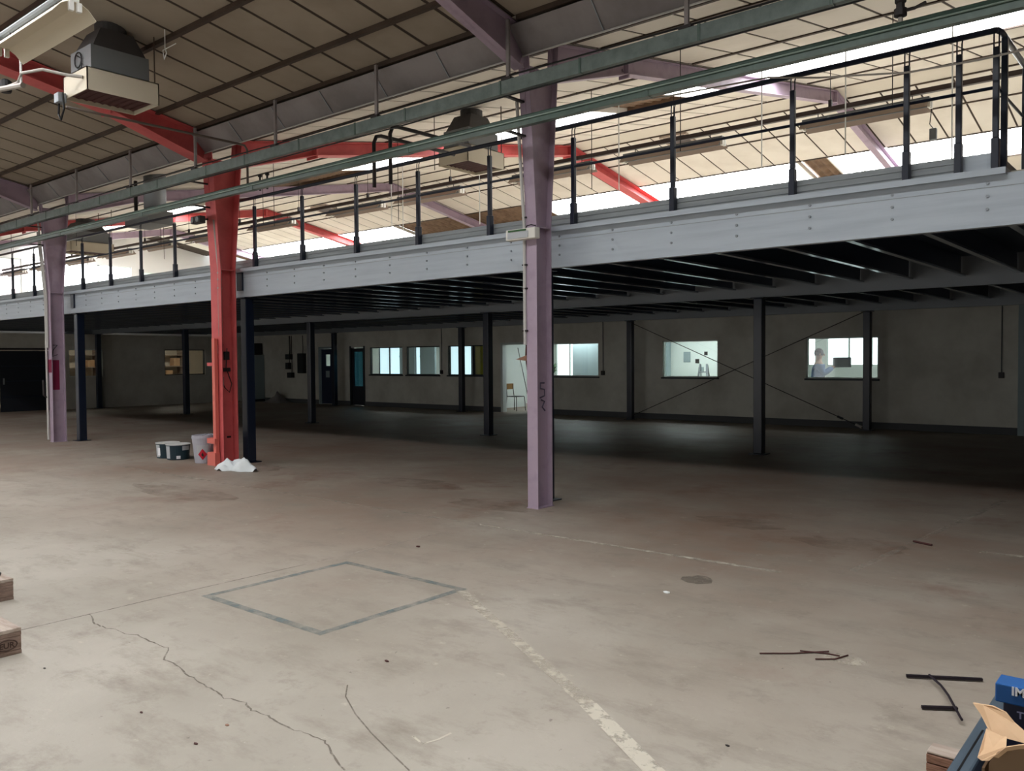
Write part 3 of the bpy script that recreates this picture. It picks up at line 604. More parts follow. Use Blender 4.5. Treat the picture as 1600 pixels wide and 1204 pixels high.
# ------------------------------------------------------------------ hanging lamps over the mezzanine
YL, ZL = 11.2, 4.60
br = thing('lamp_rail', 'long dark brown suspension rail above the hanging fluorescent fixtures', 'rail', (-11, YL, 4.8))
obj('bar', MB().box(-32.5, YL-.03, 4.80, 3, YL+.03, 4.86), 'bar_brown', br)
for k in range(14):
    x = -1.6-2.3*k; obj('suspension_wire', MB().tube([(x, YL, 4.86), (x, YL, rt_top(YL-YV)+.0)], .005, 5), 'dark_metal', br); obj('hook', MB().box(x-.02, YL-.02, 4.86, x+.02, YL+.02, 4.95), 'dark_metal', br)
def fixture(x0, x1, y, z, label, group, tubes=True):
    f = thing('fluorescent_fixture', label, 'light fixture', ((x0+x1)/2, y, z), group)
    rf = MB()
    prof = [(-.15, 0), (-.06, .10), (.06, .10), (.15, 0)] if tubes else [(-.19, -.02), (-.12, .06), (-.05, .10), (.05, .10), (.12, .06), (.19, -.02)]
    for (a, b), (c, d) in zip(prof[:-1], prof[1:]): rf.prism([(x0, y+a, z+b), (x0, y+c, z+d), (x0, y+c*1.0, z+d+.006), (x0, y+a, z+b+.006)], (x1-x0, 0, 0))
    obj('reflector', rf, 'fixture_brown' if tubes else 'heater_cream', f)
    obj('spine', MB().box(x0, y-.04, z+.108, x1, y+.04, z+.15), 'heater_grey' if tubes else 'white_paint', f)
    for s in (-1, 1):
        if tubes: obj('tube', MB().tube([(x0+.03, y+s*.035, z+.05), (x1-.03, y+s*.035, z+.05)], .014, 8), 'heater_grey' if tubes else 'paper', f, smooth=True)
        for xe in (x0, x1): obj('lamp_holder', MB().box(xe-.02, y+s*.035-.022, z+.015, xe+.02, y+s*.035+.022, z+.10), 'white_paint', f, bevel=.004)
    for xe in (x0+.2, x1-.2): obj('suspension', MB().tube([(xe, y, z+.15), (xe, y, z+.22)], .006, 5), 'dark_metal', f)
    return f
FXL = ['unlit fluorescent fixture with a plug hanging below its end', 'unlit fluorescent fixture hanging below the timber hatch behind the railing', 'unlit fluorescent fixture half hidden behind the column with the emergency light'] + ['unlit fluorescent fixture hanging behind the railing between the red column and the emergency light column']*4 + ['unlit fluorescent fixture hanging in front of the gable glazing beyond the red column']*5
for k, (x0, x1) in enumerate(((-4.26, -2.70), (-7.06, -5.41), (-9.3, -7.66), (-12.2, -10.52), (-14.3, -12.65), (-17.2, -15.6), (-19.95, -18.3), (-22.4, -20.8), (-24.9, -23.1), (-27.5, -25.6), (-29.9, -28.3), (-32.4, -30.6))):
    fixture(x0, x1, YL, ZL, FXL[k], 'fluorescent fixtures above the mezzanine')
fx = fixture(-9.75, -8.02, 3.42, 4.78, 'cream fluorescent fixture with wide reflector hanging near the unit heater', None, False)
obj('upper_rail', MB().tube([(-9.9, 3.42, 5.02), (-7.95, 3.42, 5.02)], .03, 8), 'heater_grey', fx)

# ------------------------------------------------------------------ unit heaters
def heater(c, label, sc=1.0, rot=0, pipes=False, rod=.8):
    t = thing('unit_heater', label, 'heater', (0, 0, 0)); x, y, z = 0, 0, 0
    wx, wy = .3*sc, .41*sc
    sh = MB()
    for (a, b, c_, d) in ((-wx, -wy, wx, -wy+.012), (-wx, wy-.012, wx, wy), (-wx, -wy, -wx+.012, wy), (wx-.012, -wy, wx, wy)): sh.box(a, b, 0, c_, d, .25)
    sh.box(-wx, -wy, .24, wx, wy, .25); case = obj('casing', sh, 'heater_cream', t)
    obj('grille', MB().box(-wx+.012, -wy+.012, .05, wx-.012, wy-.012, .06), 'rust_dark', case)
    for k in range(9): yy = -wy+.05+k*(2*wy-.1)/8; obj('louvre', MB().bar((-wx+.02, yy, .044), (wx-.02, yy, .044), .04, .006, (0, .25, .97)), 'rust_dark', case)
    obj('body', MB().box(-wx+.04, -wy+.07, .25, wx-.05, wy-.09, .52), 'heater_grey', t)
    mb = MB(); b0 = [(-wx+.05, -wy+.1), (wx-.06, -wy+.1), (wx-.06, wy-.12), (-wx+.05, wy-.12)]; n = 4
    mb.v = [Vector((a, b, .52)) for a, b in b0]+[Vector((a*.72, b*.62, .76)) for a, b in b0]; mb.f = [(0, 1, 5, 4), (1, 2, 6, 5), (2, 3, 7, 6), (3, 0, 4, 7)]
    obj('hood', mb, 'heater_dark', t)
    obj('collar', MB().lathe([(.17*sc, .72), (.17*sc, .86)], (0, 0, 0), 20), 'heater_dark', t, smooth=False)
    for a in (-1, 1): obj('hanger_rod', MB().tube([(a*(wx-.02), wy-.04, .25), (a*(wx-.02), wy-.04, rod)], .008, 6), 'purlin', t)
    if pipes:
        obj('cable_coil', MB().tube([(-wx+.22+.0, -wy+.062+.0, .46)]+[(-.04+.085*math.cos(a), -wy+.055, .40+.085*math.sin(a)) for a in [i*.5 for i in range(14)]]+[(.05, -wy+.05, .26)], .008, 6), 'black', t)
        obj('gas_pipe', MB().tube([(wx-.08, -wy-.01, .14), (wx-.2, -wy-.12, .16), (-.1, -wy-.3, .22), (-.4, -wy-.4, .22), (-.45, -wy-.42, .12), (-.9, -wy-.5, .1)], .018, 8), 'pipe_grey', t)
        obj('gas_valve', MB().box(-.32, -wy-.1, -.06, -.2, -wy-.01, .05), 'galv_dark', t, bevel=.008)
        obj('cable_loop', MB().tube([(-.28, -wy-.06, -.05), (-.3, -wy-.06, -.18), (-.24, -wy-.06, -.25), (-.18, -wy-.05, -.14), (-.2, -wy-.05, .05)], .012, 6), 'black', t)
        obj('motor_cap', MB().lathe([(.05, 0), (.06, .02), (.06, .13), (.03, .15)], (-.72, -wy-.45, .06), 12), 'black', t)
        obj('riser', MB().tube([(-.42, -wy-.4, .1), (-.42, -wy-.4, .36)], .014, 8), 'conduit', t)
        obj('supply_pipe', MB().tube([(-.1, -wy-.5, .0), (-.6, -wy-.55, .05), (-1.6, -wy-.6, .1)], .03, 8), 'pipe_grey', t)
    t.location = c; t.rotation_euler = (0, 0, rot); return t
heater((-9.8, 4.57, 4.59), 'cream unit heater with grey hood and gas pipes hanging beside the red frame', 1, 0, True)
heater((-8.75, 9.55, 4.52), 'cream unit heater above the mezzanine close behind the lavender column', 1.0, rod=.99)
heater((-22.2, 9.6, 4.38), 'cream unit heater above the mezzanine near the gable glazing', 1.3, rod=1.17)
fd = thing('flue_duct', 'short grey flue duct hanging between the lavender and red columns', 'duct', (-15.5, 8, 4.3))
obj('pipe', MB().lathe([(.2, 0), (.2, .75)], (-15.5, 8, 4.45), 18), 'galv_dark', fd, smooth=True); obj('hood', MB().box(-16.2, 7.75, 4.2, -15.3, 8.25, 4.45), 'heater_grey', fd); obj('stay', MB().bar((-15.85, 7.8, 4.4), (-15.85, 7.8, 5.05), .05, .05), 'dark_metal', fd)
# white pull cords and thin drop rods over the mezzanine
for x, y, z0, z1 in ((-3.64, 11, 4.18, 5.5), (-7.03, 11, 4.14, 5.5), (-4.75, 11, 4.17, 5.5), (-12.18, 11, 3.6, 5.5), (-11.86, 11, 3.7, 5.5), (-9.9, 11, 3.96, 5.5), (-2.41, 11, 3.9, 5.5)):
    tag(obj('pull_cord', MB().tube([(x, y, z0), (x, y, z1+.14)], .009, 5), 'paper'), 'thin white pull cord hanging from the roof above the mezzanine', 'cord', 'white pull cords above the mezzanine')
for k in range(12):
    x = -2.9-2.1*k; y = 9.2 if k % 2 else 10.37; tag(obj('drop_rod', MB().tube([(x, y, 4.1 if k % 3 else 4.5), (x, y, rt_top(y-YV))], .006, 5), 'dark_metal'), 'thin dark drop rod hanging from a roof purlin above the mezzanine', 'rod', 'drop rods above the mezzanine')
tag(obj('hanging_wire', MB().tube([(-9.1, 4.85, 5.33), (-9.1, 4.85, 5.12), (-9.07, 4.85, 5.06), (-9.12, 4.85, 5.0), (-9.13, 4.84, 5.1), (-8.95, 4.9, 5.15)], .006, 5), 'paper'), 'loose white wire loop hanging from the panelled roof slope', 'wire')
pg = thing('hanging_plug', 'small dark plug hanging on a wire below a ceiling fixture', 'plug', (-2.66, 11.2, 4.2)); obj('wire', MB().tube([(-2.68, YL, 4.6), (-2.70, YL, 4.42), (-2.66, YL, 4.36)], .006, 5), 'black', pg); obj('body', MB().box(-2.7, YL-.03, 4.22, -2.62, YL+.03, 4.36), 'heater_grey', pg, bevel=.01)
# ------------------------------------------------------------------ windows and doors of the back wall
WLB = ['office window beside the glazed blue door', 'office window showing a grey room divider', 'office window with a yellow board across one side', 'office window with a plant behind it beside the open doorway', 'office window with papers on the white wall behind', 'office window with a person behind it']
for i, (a, b) in enumerate(WIN):
    w = thing('window_%d' % (i+1), WLB[i], 'window', ((a+b)/2, YW, 1.1), kind='structure')
    obj('pane', MB().box(a+.03, YW+.06, 1.13, b-.03, YW+.068, 2.01), 'glass', w)
    f = MB().box(a, YW+.03, 1.1, b, YW+.1, 1.13).box(a, YW+.03, 2.01, b, YW+.1, 2.04).box(a, YW+.03, 1.1, a+.03, YW+.1, 2.04).box(b-.03, YW+.03, 1.1, b, YW+.1, 2.04)
    obj('window_frame', f, 'frame_dark' if i < 3 else 'office_white', w); obj('window_sill', MB().box(a-.03, YW-.03, 1.06, b+.03, YW+.02, 1.1), 'frame_dark', w)
obj('yellow_board', MB().box(-17.68, YW+.072, 1.12, -17.30, YW+.09, 2.02), 'yellow', bpy.data.objects['window_3'])
obj('mullion', MB().box(-17.76, YW+.03, 1.12, -17.69, YW+.1, 2.02), 'frame_dark', bpy.data.objects['window_3'])
for i, (a, b) in enumerate(((12.31, 13.45), (15.73, 17.36))):
    w = thing('window_%d' % (i+10), ['storeroom window beside the dark sliding door', 'storeroom window in the end partition near its far corner'][i], 'window', (-30, (a+b)/2, 1.1), kind='structure')
    obj('pane', MB().box(-30.08, a+.03, 1.13, -30.072, b-.03, 2.02), 'glass', w)
    obj('window_frame', MB().box(-30.11, a, 1.1, -30.03, b, 1.13).box(-30.11, a, 2.02, -30.03, b, 2.05).box(-30.11, a, 1.1, -30.03, a+.03, 2.05).box(-30.11, b-.03, 1.1, -30.03, b, 2.05), 'office_white' if i == 0 else 'frame_dark', w)
d1 = thing('door_1', 'wide dark sliding door in the end partition', 'door', (-30, 10.2, 0), kind='structure')
for a, b in ((8.62, 10.16), (10.2, 11.73)):
    p = obj('leaf', MB().box(-30.09, a, .01, -30.04, b, 1.99), 'door_dark', d1); obj('handle', MB().box(-30.04, b-.12 if a < 9 else a+.08, .9, -30.01, b-.08 if a < 9 else a+.12, 1.1), 'galv_dark', p)
    for zz in (.5, 1.0, 1.5): obj('rib', MB().box(-30.04, a+.05, zz-.015, -30.03, b-.05, zz+.015), 'navy', p)
obj('track', MB().box(-30.02, 8.4, 2.02, -29.95, 11.9, 2.08), 'dark_metal', d1)
d2 = thing('door_2', 'dark navy steel door with a small lit vision panel', 'door', (-24.94, YW, 0), kind='structure')
lf = MB()
for a, b, c, d in ((-25.33, -25.10, .01, 2.02), (-24.82, -24.55, .01, 2.02), (-25.10, -24.82, .01, 1.4), (-25.10, -24.82, 1.82, 2.02)): lf.box(a, YW+.03, c, b, YW+.075, d)
lo = obj('leaf', lf, 'door_navy', d2); obj('vision_panel', MB().box(-25.10, YW+.05, 1.4, -24.82, YW+.056, 1.82), 'glass', lo)
obj('notice', MB().box(-25.08, YW+.026, .98, -24.86, YW+.0295, 1.22), 'office_grey', lo); obj('handle', MB().box(-24.64, YW-.02, 1.0, -24.6, YW+.03, 1.16), 'galv_dark', lo)
obj('door_frame', MB().box(-25.45, YW-.02, 0, -25.35, YW+.14, 2.1).box(-24.53, YW-.02, 0, -24.45, YW+.14, 2.1).box(-25.45, YW-.02, 2.03, -24.45, YW+.14, 2.1), 'office_grey', d2)
d3 = thing('door_3', 'narrow dark door with tall blue glazing', 'door', (-23.25, YW, 0), kind='structure')
lf = MB().box(-23.58, YW+.03, .01, -23.48, YW+.07, 2.02).box(-23.0, YW+.03, .01, -22.92, YW+.07, 2.02).box(-23.48, YW+.03, .01, -23.0, YW+.07, .68).box(-23.48, YW+.03, 1.9, -23.0, YW+.07, 2.02)
lo = obj('leaf', lf, 'door_dark', d3); obj('pane', MB().box(-23.48, YW+.045, .68, -23.0, YW+.052, 1.9), 'glass_blue', lo); obj('door_frame', MB().box(-23.66, YW-.02, 0, -23.59, YW+.14, 2.1).box(-22.91, YW-.02, 0, -22.84, YW+.14, 2.1), 'frame_dark', d3)
d4 = thing('door_4', 'open doorway into the bright office with pale timber lining', 'doorway', (-16, YW, 0), kind='structure')
obj('door_frame', MB().box(-16.56, YW-.02, 0, -16.48, YW+.16, 2.08).box(-15.52, YW-.02, 0, -15.44, YW+.16, 2.08).box(-16.56, YW-.02, 2.03, -15.44, YW+.16, 2.09), 'office_white', d4)
lo = obj('leaf', MB().box(-15.5, YW+.17, .01, -15.455, YW+1.08, 2.02), 'frame_dark', d4); obj('handle', MB().box(-15.56, YW+.98, 1.0, -15.5, YW+1.03, 1.04), 'chrome', lo)
# ------------------------------------------------------------------ offices behind
YO = 23.6
RW = [(-27.05, -25.75), (-24.85, -24.5), (-22.9, -20.6), (-18.9, -18.3), (-17.7, -16.55), (-8.82, -8.6), (-8.28, -6.5)]
opO = [(a, b, .95 if i < 5 else 1.33, 2.35) for i, (a, b) in enumerate(RW)]
wo = obj('wall_office', wall_mesh(-30, -2.4, 0, 2.62, opO, lambda m, a, b, c, d: m.box(a, YO, c, b, YO+.12, d)), 'office_white'); tag(wo, 'white office wall with outside windows behind the partition', 'wall', kind='structure')
for i, (a, b, c, d) in enumerate(opO):
    w = thing('window_%d' % (i+12), 'bright outside window of the offices behind the partition', 'window', ((a+b)/2, YO, c), 'outside windows of the offices', 'structure')
    n = max(1, round((b-a)/.65))
    for k in range(n): obj('pane', MB().box(a+(b-a)*k/n, YO+.07, c, a+(b-a)*(k+1)/n, YO+.08, d), 'office_window' if i > 3 else 'office_window_dim', w)
    f = MB().box(a, YO+.02, c, b, YO+.06, c+.05).box(a, YO+.02, d-.05, b, YO+.06, d)
    for k in range(n+1): f.box(a+(b-a)*k/n-.025, YO+.02, c, a+(b-a)*k/n+.025, YO+.065, d)
    obj('window_frame', f, 'frame_dark' if i < 3 else 'office_white', w)
tag(obj('wall_partition_1', MB().box(-9.06, YW+.14, 0, -9.0, YO, 2.62), 'office_white'), 'white partition between two offices', 'wall', 'cross partitions of the offices', 'structure')
tag(obj('wall_partition_2', MB().box(-13.1, YW+.14, 0, -13.0, YO, 2.62), 'office_white'), 'white partition between two offices', 'wall', 'cross partitions of the offices', 'structure')
tag(obj('wall_partition_3', MB().box(-17.85, YW+.14, 0, -17.78, 22.0, 2.62), 'office_white'), 'white partition between two offices', 'wall', 'cross partitions of the offices', 'structure')
tag(obj('wall_partition_4', MB().box(-28.6, YW+.14, 0, -28.5, YO, 2.62), 'office_white'), 'white partition between two offices', 'wall', 'cross partitions of the offices', 'structure')
tag(obj('wall_partition_5', MB().box(-13.0, 22.0, 0, -9.06, 22.06, 2.62), 'office_white'), 'white inner office wall pinned with papers', 'wall', kind='structure')
tag(obj('wall_partition_6', MB().box(-2.5, YW+.14, 0, -2.4, YO, 2.62), 'office_white'), 'white partition between two offices', 'wall', 'cross partitions of the offices', 'structure')
tag(obj('ceiling_office', MB().box(-30, YW+.14, 2.56, -2.4, YO, 2.62), 'office_white'), 'white suspended office ceiling', 'ceiling', kind='structure')
for i, (x, y) in enumerate(((-6, 21.3), (-11, 20.7), (-15.2, 21.2), (-20.5, 21.6), (-25.5, 21.6))):  # out-of-sight panels added to brighten the office rooms
    l = thing('office_fill_light', 'unseen ceiling panel added to light the offices', 'light', (x, y, 2.5), 'office ceiling panels')
    obj('diffuser', MB().box(x-.6, y-.3, 2.53, x+.6, y+.3, 2.54), 'fill_panel', l); obj('frame', MB().box(x-.63, y-.33, 2.54, x+.63, y+.33, 2.56), 'office_white', l)
# grey room divider and pillars seen through the windows
for a, b, lab in ((-23.9, -23.08, 'narrow grey room divider behind the office windows'), (-22.78, -22.0, 'grey room divider beyond the bright slot in the office')): tag(obj('room_divider', MB().box(a, 21.9, 0, b, 21.98, 2.56).box(a, 21.88, 1.7, b, 21.9, 1.75), 'office_grey'), lab, 'divider')
tag(obj('office_pillar', MB().box(-12.5, 21.7, 0, -12.25, 21.95, 2.56), 'office_grey', bevel=.01), 'blue-grey pillar in the office with papers on the wall', 'pillar')
tag(obj('partition_panel', MB().box(-15.55, 21.6, 0, -14.2, 21.68, 2.4).box(-15.55, 21.58, .9, -14.2, 21.7, .95), 'office_grey'), 'grey panel standing behind the window with the plant', 'panel')
for (x, z, w_, h_) in ((-11.75, 1.62, .22, .3), (-11.42, 1.5, .12, .12), (-11.15, 1.72, .1, .1), (-11.3, 1.25, .16, .16)):
    tag(obj('wall_paper_sheet', MB().box(x-w_/2, 21.985, z-h_/2, x+w_/2, 21.998, z+h_/2), 'office_grey' if w_ > .15 else 'dark_metal'), 'small sheet pinned on the white inner office wall', 'paper', 'sheets on the office wall')
sl = thing('step_ladder', 'small grey step ladder top in front of the white inner office wall', 'ladder', (-10.95, 21.4, 0))
for s in (-1, 1): obj('rail', MB().bar((-10.95+s*.22, 21.25, 0), (-10.95+s*.1, 21.45, 1.42), .05, .03), 'galv_dark', sl); obj('rear_leg', MB().bar((-10.95+s*.2, 21.75, 0), (-10.95+s*.1, 21.48, 1.4), .03, .03), 'galv_dark', sl)
for k in range(4): z = .3*(k+1); obj('tread', MB().box(-10.95-.2+.03*k, 21.24+.045*k, z-.015, -10.95+.2-.03*k, 21.34+.045*k, z+.015), 'galv_dark', sl)
pt = thing('potted_plant', 'leafy green plant in a pot behind the office window by the doorway', 'plant', (-15.6, 20.6, 0))
obj('stand', MB().box(-15.75, 20.45, 0, -15.45, 20.75, .85), 'office_grey', pt); obj('pot', MB().lathe([(.09, 0), (.13, .2), (.14, .2), (.14, .22)], (-15.6, 20.6, .85), 14), 'wood_edge', pt)
for k in range(12):
    a = k*2.4; l = .22+.1*random.random(); c = Vector((-15.6, 20.6, 1.08)); e = c+Vector((math.cos(a)*l, math.sin(a)*l, .12+.4*random.random())); m = (c+e)/2+Vector((0, 0, .1)); sd = Vector((-math.sin(a), math.cos(a), 0))*.035
    obj('leaf', MB().poly([c, m-sd, e, m+sd]), 'leaf', pt)
# ------------------------------------------------------------------ chair in the doorway
ch = thing('school_chair', 'small chair with wooden backrest and thin metal legs in the bright doorway', 'chair', (-16.35, 20.0, 0))
cx, cy = -16.62, 20.05
lo = [( -.19, -.19), (.19, -.19), (-.2, .19), (.2, .19)]
for a, b in lo: obj('leg', MB().tube([(cx+a*1.15, cy+b*1.1, 0), (cx+a, cy+b, .43)], .012, 6), 'dark_metal', ch)
obj('seat', MB().box(cx-.2, cy-.2, .43, cx+.2, cy+.2, .455), 'frame_dark', ch, bevel=.01)
for s in (-1, 1): obj('back_post', MB().tube([(cx-.2, cy+s*.17, .43), (cx-.24, cy+s*.15, .82)], .011, 6), 'dark_metal', ch)
obj('backrest', MB().box(cx-.255, cy-.19, .66, cx-.235, cy+.19, .84), 'chair_wood', ch, bevel=.008)
tag(obj('leaning_pole', MB().tube([(-16.05, 20.1, .01), (-16.72, 20.3, 1.95)], .012, 6), 'dark_metal'), 'thin dark pole leaning in the bright doorway', 'pole')
# ------------------------------------------------------------------ person behind the right-hand office window
def person():
    t = thing('person', 'person in blue top and grey trousers holding up a dark box behind the office window', 'person', (-7.45, 20.6, 0))
    V = [(0, 0, .95), (0, .0, 1.12), (.02, 0, 1.28), (.02, 0, 1.44), (.02, 0, 1.52), (.03, 0, 1.58), (.035, 0, 1.66), (.035, 0, 1.74),
         (.02, .17, 1.40), (.14, .22, 1.18), (.34, .12, 1.34), (.02, -.17, 1.40), (.12, -.24, 1.17), (.34, -.12, 1.34),
         (0, .1, .9), (.03, .11, .5), (0, .12, .09), (.12, .13, .05), (0, -.1, .9), (-.05, -.11, .5), (-.12, -.12, .09), (0, -.13, .05), (.40, .12, 1.37), (.40, -.12, 1.37)]
    E = [(0, 1), (1, 2), (2, 3), (3, 4), (4, 5), (5, 6), (6, 7), (3, 8), (8, 9), (9, 10), (3, 11), (11, 12), (12, 13), (0, 14), (14, 15), (15, 16), (16, 17), (0, 18), (18, 19), (19, 20), (20, 21), (10, 22), (13, 23)]
    Rr = [.16, .15, .165, .15, .065, .075, .1, .07, .075, .05, .035, .075, .05, .035, .1, .065, .045, .035, .1, .065, .045, .035, .035, .035]
    def skin(name, idx, mat, grow=0):
        ids = {j: k for k, j in enumerate(idx)}; me = bpy.data.meshes.new(name); me.from_pydata([V[j] for j in idx], [(ids[a], ids[b]) for a, b in E if a in ids and b in ids], []); o = bpy.data.objects.new(name, me); COL.objects.link(o); o.parent = t
        m = o.modifiers.new('skin', 'SKIN'); m.use_smooth_shade = True
        for k, j in enumerate(idx): me.skin_vertices[0].data[k].radius = (Rr[j]+grow, Rr[j]+grow)
        me.skin_vertices[0].data[0].use_root = True; s = o.modifiers.new('sub', 'SUBSURF'); s.levels = 2; s.render_levels = 2; me.materials.append(MATS[mat]); return o
    skin('body', list(range(len(V))), 'skin')
    skin('shirt', [0, 1, 2, 3, 8, 9, 10, 11, 12, 13], 'shirt', .018); skin('trousers', [0, 14, 15, 16, 18, 19, 20], 'trouser', .014)
    h = MB(); h.lathe([(.0, .0), (.1, .0), (.112, .06), (.1, .12), (.06, .165), (.005, .18)], (-7.425, 20.6, 1.63), 14); obj('hair', h, 'hair', t, smooth=True)
    off = WL[t.name]
    for s in (-1, 1): obj('eye', MB().lathe([(.002, -.012), (.012, 0), (.002, .012)], off+Vector((.13, s*.035, 1.665)), 8), 'black', t); obj('ear', MB().lathe([(.004, -.03), (.014, -.01), (.014, .02), (.004, .03)], off+Vector((.04, s*.1, 1.66)), 8), 'skin', t)
    obj('nose', MB().prism([off+Vector((.13, -.014, 1.625)), off+Vector((.13, .014, 1.625)), off+Vector((.13, 0, 1.67))], (.03, 0, -.004)), 'skin', t); obj('mouth', MB().box(off.x+.125, off.y-.025, 1.595, off.x+.136, off.y+.025, 1.602), 'red', t)
    for s in (-1, 1):
        for k in range(5):
            y0 = s*.12; l = (.075, .085, .08, .065, .05)[k]; zz = 1.345+.018*k if k < 4 else 1.39
            p0 = off+Vector((.41, y0, zz)); obj('finger', MB().tube([p0, p0+Vector((l*.5, -s*.012, 0)), p0+Vector((l, -s*.03, -.004))], [.009, .0085, .007], 6), 'skin', t)
    return t
pr = person(); pr.rotation_euler = (0, 0, math.radians(25))
hb = tag(obj('carried_box', MB().box(-.2, -.09, -.12, .2, .09, .12).box(-.21, -.02, -.02, .21, .02, .02), 'box_grey', bevel=.01), 'dark grey box held up by the person behind the window', 'box'); hb.location = (-6.93, 20.78, 1.46); hb.rotation_euler = (0, 0, math.radians(25))
# ------------------------------------------------------------------ storeroom behind the end partition
for nm, a in (('wall_store_1', (-32.9, 8.3, 0, -32.8, YW, 2.56)), ('wall_store_2', (-32.8, 8.3, 0, -30.15, 8.4, 2.56)), ('wall_store_3', (-32.8, YW, 0, -30.15, YW+.1, 2.56))): tag(obj(nm, MB().box(*a), 'panel_plain'), 'cream wall of the small storeroom', 'wall', 'storeroom walls', 'structure')
tag(obj('ceiling_store', MB().box(-32.8, 8.4, 2.5, -30.15, YW, 2.56), 'panel_plain'), 'cream storeroom ceiling', 'ceiling', kind='structure')
for y in (12.9, 16.6):
    l = thing('store_light', 'warm lit ceiling lamp in the storeroom', 'light', (-31.2, y, 2.4), 'storeroom lamps'); obj('diffuser', MB().box(-31.3, y-.35, 2.42, -31.1, y+.35, 2.46), 'lamp_panel_warm', l); obj('body', MB().box(-31.33, y-.38, 2.46, -31.07, y+.38, 2.5), 'white_paint', l)
for y0, lab in ((12.2, 'timber shelving behind the storeroom window by the sliding door'), (15.6, 'timber shelving behind the far storeroom window')):
    sh = thing('storage_shelf', lab, 'shelf', (-32.4, y0+1, 0))
    for yy in (y0, y0+2.1): obj('upright', MB().box(-32.75, yy, 0, -32.3, yy+.05, 2.3), 'wood', sh)
    for zz in (.3, .9, 1.4, 1.85): obj('board', MB().box(-32.75, y0, zz, -32.3, y0+2.15, zz+.03), 'wood', sh)
    for k in range(6):
        zz = (.33, .93, 1.43)[k % 3]; yy = y0+.15+.32*k; hh = .22+.12*random.random()
        tag(obj('carton', MB().box(-32.68, yy, zz, -32.35, yy+.26, zz+hh), 'cardboard', bevel=.005), 'brown carton on the storeroom shelving', 'carton', 'cartons on the storeroom shelves')
# ------------------------------------------------------------------ fittings on the back wall
for x, zb, lab in ((-12.86, 1.2, 'grey switch box and conduit on the wall beside the doorway window'), (-3.28, 1.2, 'grey switch box and conduit on the blank end of the back wall'), (-17.0, 1.2, 'grey switch box and conduit beside the open doorway'), (-19.06, 1.2, 'grey switch box and conduit between two office windows')):
    t = thing('switch_box', lab, 'switch', (x, YW, zb)); obj('box', MB().box(x-.05, YW-.06, zb-.06, x+.05, YW, zb+.06), 'dark_metal', t, bevel=.008); obj('conduit', MB().tube([(x, YW-.015, zb+.06), (x, YW-.015, 2.6)], .011, 6), 'wall_base', t)
tag(obj('wall_stanchion', MB().box(-2.98, YW-.1, 0, -2.7, YW, 2.6), 'office_grey', bevel=.008), 'grey stanchion at the blank end of the back wall', 'stanchion')
cb = thing('metal_cabinet', 'pale grey two-door metal cabinet in the dark corner', 'cabinet', (-29.3, 19.0, 0)); obj('body', MB().box(-29.85, 18.85, .1, -28.9, YW-.03, 1.84), 'office_grey', cb)
for a, b in ((-29.84, -29.39), (-29.37, -28.91)): q = obj('door', MB().box(a, 18.83, .12, b, 18.85, 1.82), 'office_grey', cb); obj('handle', MB().box(-29.44 if a < -29.5 else -29.33, 18.81, .95, -29.41 if a < -29.5 else -29.30, 18.83, 1.1), 'dark_metal', q)
obj('plinth', MB().box(-29.83, 18.87, 0, -28.92, YW-.02, .1), 'black', cb)
tag(obj('dark_crate', MB().box(-29.7, 18.9, 1.84, -29.0, 19.25, 2.3), 'black', bevel=.01), 'black crate standing on the pale metal cabinet', 'crate')
for (x, z, w_, h_, lab) in ((-27.2, 1.75, .3, .2, 'small electrical box high on the wall by the navy door'), (-26.4, 1.5, .38, .75, 'tall black electrical panel on the wall by the navy door'), (-27.25, 1.4, .2, .25, 'square electrical box beside the tall black panel'), (-27.1, 1.05, .3, .2, 'low electrical box below the wall cabling')):
    t = thing('electrical_box', lab, 'electrical box', (x, YW, z)); obj('housing', MB().box(x-w_/2, YW-.14, z-h_/2, x+w_/2, YW-.002, z+h_/2), 'black' if h_ > .5 else 'dark_metal', t, bevel=.01); obj('cover', MB().box(x-w_/2+.02, YW-.15, z-h_/2+.02, x+w_/2-.02, YW-.14, z+h_/2-.02), 'frame_dark', t)
    obj('cable', MB().tube([(x, YW-.02, z+h_/2), (x+.03, YW-.03, z+h_/2+.15), (x, YW-.02, 2.55)], .012, 6), 'black', t)
hp = MB(); n = 10
for i in range(n+1):
    for j in range(n+1):
        u, v_ = i/n*2-1, j/n*2-1; r = max(abs(u), abs(v_)); hp.v.append(Vector((-27.6+u*.55, 18.95+v_*.3, .003+.38*max(0, 1-r)**1.3*(.8+.4*random.random()))))
for i in range(n):
    for j in range(n): a = i*(n+1)+j; hp.f.append((a, a+1, a+n+2, a+n+1))
tag(obj('rubble_heap', hp, 'gutter', smooth=True), 'small pale heap against the dark wall', 'heap')
